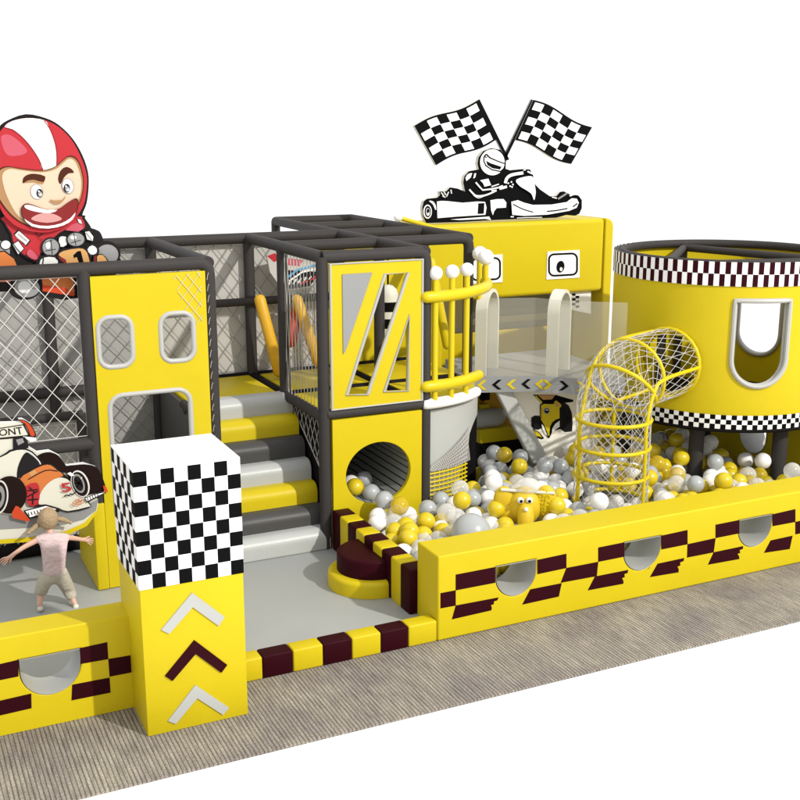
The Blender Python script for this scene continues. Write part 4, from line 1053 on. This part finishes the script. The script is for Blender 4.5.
A.poly([(345,335),(380,300),(480,285),(525,300),(545,340),(552,400),(460,420),(400,405),(352,362)], OUT, 2)
A.poly([(355,336),(385,310),(480,294),(518,306),(536,342),(540,400),(460,408),(405,396),(400,365)], TAN, 2); A.poly([(355,340),(400,366),(404,395),(358,358)], DRD)
A.poly([(444,336),(470,312),(490,310),(509,386),(482,390),(466,346),(448,354)], BLK)
A.poly([(565,340),(620,328),(660,370),(665,410),(600,420),(570,410)], OUT, 2); A.poly([(590,342),(625,336),(652,372),(655,405),(600,410)], TAN, 2); A.poly([(572,342),(585,340),(580,405),(570,400)], DRD)
# helmet
A.frame(0, 110, .1375)
HE = [(-45,560),(-60,430),(-55,310),(-20,190),(20,125),(70,85),(190,58),(320,75),(420,125),(510,215),(575,330),(620,460),(622,560),(608,660),(575,735),(520,800),(430,860),(330,885),(230,880),(130,850),(60,800),(0,720)]
A.poly(HE, RED, 3)
A.poly([(-52,330),(-20,190),(20,128),(70,135),(150,190),(220,270),(280,360),(305,432),(200,425),(60,410),(-40,430)], RED, 3)
A.poly([(0,200),(60,180),(140,235),(190,300),(130,330),(40,320)], PNK, 4)
A.poly([(28,122),(80,82),(190,60),(312,75),(350,130),(385,220),(402,310),(402,400),(350,425),(302,432),(275,360),(220,270),(150,190),(85,140)], WHT, 3)
A.line([(28,128),(85,145),(150,193),(220,272),(277,362),(304,434)], 6, DRD, 3); A.line([(312,78),(350,132),(386,222),(403,312),(403,402)], 6, DRD, 3)
FA = [(-60,480),(-10,425),(50,408),(150,424),(290,436),(380,415),(440,370),(490,332),(540,345),(575,400),(598,500),(592,600),(560,690),(490,765),(400,830),(300,850),(190,838),(90,780),(10,690),(-45,590)]
A.poly(FA, BRN, 3); A.poly([(2 + 290 + (a - 290) * .972, 620 + (b - 620) * .968) for a, b in FA], SKND, 3)
A.poly([(10,470),(60,428),(150,438),(290,452),(390,432),(450,385),(490,355),(530,368),(560,430),(580,520),(570,620),(530,690),(440,770),(330,820),(220,815),(130,770),(70,680),(25,570)], SKIN, 3)
A.poly([(160,530),(165,490),(205,465),(315,478),(318,500),(300,540),(230,525)], SKND, 2); 
A.poly([(157,532),(162,490),(200,466),(250,462),(318,480),(305,522),(240,505),(190,512)], BRN, 2); A.poly([(412,500),(430,440),(470,412),(510,428),(527,455),(490,458),(455,490),(430,538)], BRN, 2)
for (cx, cy, rx, ry, px_, py_) in ((258, 592, 46, 56, 278, 602), (482, 550, 42, 56, 474, 566)):
    A.poly(circ(cx, cy, rx, ry, 28, -.2), GRP); A.poly(circ(cx, cy, rx - 5, ry - 5, 28, -.2), WHT); A.poly(circ(px_, py_, 24, 32, 20), OUT); A.poly(circ(px_ + 4, py_ + 6, 16, 20, 16), GRP); A.poly(circ(px_ + 8, py_ + 10, 10, 10, 12), LGP); A.poly(circ(px_ - 6, py_ - 14, 6, 7, 10), WHT)
A.line([(350,652),(380,668),(430,668),(455,640),(462,625)], 8, SKND, 3); A.poly([(352,648),(390,655),(440,650),(430,672),(385,678)], SKND, 2)
MO = [(142,740),(150,695),(185,675),(240,690),(330,720),(410,715),(470,675),(530,640),(555,650),(556,700),(530,770),(470,820),(390,850),(300,855),(210,835),(160,790)]
A.poly(MO, BRN, 3); A.poly([(352 + (a - 352) * .965, 755 + (b - 755) * .94) for a, b in MO], DRD, 3)
A.poly([(168,690),(200,686),(250,700),(330,722),(405,722),(350,745),(250,735),(180,712)], WHT, 2); A.poly([(215,790),(270,752),(340,745),(400,760),(435,792),(330,815)], TNG, 3)
A.poly([(165,785),(230,825),(330,838),(430,820),(500,780),(535,740),(515,790),(450,832),(340,856),(220,840)], WHT, 2)
A.mb.build('driver_print', t)

# ------------------------------------------------------------------ leaning foam posts and hanging signs inside
def lean(a, b, ya, yb, m_, label, r=.07):
    p = at(*a, 'y', ya); q = at(*b, 'y', yb)
    tag(MB().tube([p, q], r, m_, 14, round_caps=True).build('foam_post', base=tuple(q)), label, 'foam post')
lean((260, 300), (279, 372), 4.45, 4.30, OCH, 'yellow foam post leaning on the platform behind the stairs')
lean((298, 305), (291, 342), 4.55, 4.45, ORR, 'short orange foam post leaning against the yellow one behind the strand net')
lean((297, 300), (318, 362), 4.45, 4.3, OCH, 'yellow foam post leaning right behind the strand net')
lean((431, 262), (447, 345), 4.5, 4.3, YELP, 'yellow foam post leaning inside the balcony behind the balustrade', .06)
t = thing('hanging_race_sign', (.4, 4.6, 2.9), 'small colourful race car cutout hanging behind the strand net', 'sign')
q = [(267,256),(284,252),(300,257),(321,262),(321,276),(310,288),(290,290),(277,282),(270,272)]
MB().prism([pxz(q, 4.6)], 4.6, 4.64, XZ, BEI).build('board', t)
A = Art(4.599)
A.poly([(267,256),(275,253),(281,259),(274,262)], RED); A.poly([(286,258),(303,260),(300,266),(288,265)], PNK); A.poly([(277,276),(287,270),(320,272),(310,286),(290,289)], OUT)
A.line([(288,277),(297,270),(320,264)], 2, BLU); A.line([(289,281),(302,272),(320,268)], 1.6, WHT); A.line([(300,284),(312,279),(321,272)], 1.8, RED)
for k in range(5): A.line([(288 + 5 * k, 285 - k), (291 + 5 * k, 280 - k)], 1.6, LGP, step=False)
A.mb.build('print', t)
t = thing('punch_bag', (1.0, 4.2, 1.7), 'black and cream banded punch bag hanging behind the slanted window', 'punch bag')
p = at(388, 320, 'y', 4.25)
MB().tube([(p.x, 4.25, p.z - .32), (p.x, 4.25, p.z + .32)], .13, CRM, 20, round_caps=True).build('body', t)
for dz in (-.24, -.03, .18): MB().tube([(p.x, 4.25, p.z + dz - .06), (p.x, 4.25, p.z + dz + .06)], .133, BLK, 20).build('band', t)
MB().tube([(p.x, 4.25, p.z + .4), (p.x, 4.25, 3.25)], .012, BLK, 6).build('strap', t)

# ------------------------------------------------------------------ child running, seen from behind
def skin(name, nodes, edges, material, parent, sub=2, root=0):
    off = parent.location
    me = bpy.data.meshes.new(name); me.from_pydata([tuple(Vector(p) - off) for p, r in nodes], edges, [])
    me.materials.append(material)
    o = bpy.data.objects.new(name, me); COL.objects.link(o); o.parent = parent
    if not me.skin_vertices: 
        o.modifiers.new('skin', 'SKIN')
    else: o.modifiers.new('skin', 'SKIN')
    bm = bmesh.new(); bm.from_mesh(me); ly = bm.verts.layers.skin.verify()
    for v, (p, r) in zip(bm.verts, nodes):
        v[ly].radius = (r, r) if not isinstance(r, tuple) else r
    bm.verts.ensure_lookup_table(); bm.verts[root][ly].use_root = True
    bm.to_mesh(me); bm.free()
    o.modifiers['skin'].use_smooth_shade = True
    s_ = o.modifiers.new('subdivision', 'SUBSURF'); s_.levels = sub; s_.render_levels = sub
    return o
Y0 = 2.05
child = thing('person', tuple(at(58, 611, 'y', Y0)), 'child in pale pink shirt and khaki trousers running with arms spread, seen from behind', 'person')
def c(px, py, dy=0): return at(px, py, 'y', Y0 + dy)
pel = c(54, 573); wai = c(54, 562); che = c(53, 547); nek = c(49.5, 530, .03); hed = c(48, 520, .06)
lsh = c(41, 538); lel = c(24, 547, -.02); lwr = c(11, 556, -.05); rsh = c(65, 537); rel = c(76, 538.5, .05); rwr = c(84, 540, .08)
lhp = c(46, 576); lkn = c(41, 591, .04); lan = c(39.5, 606, .0); lto = c(41, 610, .1)
rhp = c(62, 576); rkn = c(69, 591, .10); ran = c(75, 604, -.02); rto = c(77, 608, .06)
body = [(pel, .062), (wai, .058), (che, .066), (nek, .030), (hed, .03), (lsh, .032), (lel, .024), (lwr, .018), (rsh, .032), (rel, .024), (rwr, .018),
        (lhp, .05), (lkn, .036), (lan, .024), (lto, .022), (rhp, .05), (rkn, .036), (ran, .024), (rto, .022)]
edges = [(0, 1), (1, 2), (2, 3), (3, 4), (2, 5), (5, 6), (6, 7), (2, 8), (8, 9), (9, 10), (0, 11), (11, 12), (12, 13), (13, 14), (0, 15), (15, 16), (16, 17), (17, 18)]
for wr, el in ((7, 6), (10, 9)):
    w_ = body[wr][0]; d_ = (w_ - body[el][0]).normalized(); s_ = d_.cross(Vector((0, 1, 0))).normalized()
    i0 = len(body); body.append((w_ + d_ * .035, .017)); edges.append((wr, i0)); pal = w_ + d_ * .035
    for k, (off, ln) in enumerate(((-.024, .045), (-.008, .055), (.008, .052), (.024, .042))):
        a_ = len(body); body.append((pal + d_ * .02 + s_ * off, .0075)); body.append((pal + d_ * (.02 + ln * .55) + s_ * off * 1.2, .007)); body.append((pal + d_ * (.02 + ln) + s_ * off * 1.3 - UP0 * .008, .005))
        edges += [(i0, a_), (a_, a_ + 1), (a_ + 1, a_ + 2)]
    a_ = len(body); body.append((w_ + d_ * .02 + s_ * .03, .008)); body.append((w_ + d_ * .045 + s_ * .048, .006)); edges += [(wr, a_), (a_, a_ + 1)]
skin('body', body, edges, FLESH, child)
MB().sphere(hed + Vector((0, .01, .01)), .093, FLESH, 24, 16, (.9, 1, 1.1)).sphere(hed + Vector((0, .105, -.005)), .014, FLESH, 10, 8).sphere(hed + Vector((-.085, .02, -.01)), .022, FLESH, 10, 8, (.5, 1, 1.3)).sphere(hed + Vector((.085, .02, -.01)), .022, FLESH, 10, 8, (.5, 1, 1.3)).build('head', child, angle=180)
for s_ in (-1, 1): MB().sphere(hed + Vector((.035 * s_, .096, .015)), .012, BLK, 10, 8).build('eye', child, angle=180)
MB().sphere(hed + Vector((0, -.012, .018)), .1, HAIR, 26, 16, (.93, .93, 1.08)).build('hair', child, angle=180)
for pts in (((-.08, .0, -.02), (-.13, .0, -.06), (-.19, -.02, -.09)), ((.08, .0, .0), (.14, .01, -.02), (.20, .02, -.06))):
    MB().tube([hed + Vector(p) for p in pts], [.022, .026, .012], HAIR, 10, round_caps=True).build('pigtail', child, angle=180)
skin('shirt', [(c(54, 578), .118), (wai, .108), (che, .108), (c(51, 535, .01), .062), (lsh, .047), (lsh.lerp(lel, .35), .042), (rsh, .047), (rsh.lerp(rel, .35), .042)],
     [(0, 1), (1, 2), (2, 3), (2, 4), (4, 5), (2, 6), (6, 7)], SHIRT, child)
skin('trousers', [(pel - Vector((0, 0, .02)), .098), (lhp, .082), (lkn, .066), (lkn.lerp(lan, .3), .066), (rhp, .082), (rkn, .066), (rkn.lerp(ran, .75), .056), (c(54, 563), .09)],
     [(0, 1), (1, 2), (2, 3), (0, 4), (4, 5), (5, 6), (0, 7)], PANTS, child)
for an, to in ((lan, lto), (ran, rto)):
    skin('shoe', [(an - Vector((0, .03, .012)), .03), (an.lerp(to, .6) - Vector((0, 0, .008)), .032), (to + Vector((0, .02, 0)), .026)], [(0, 1), (1, 2)], CRM, child)
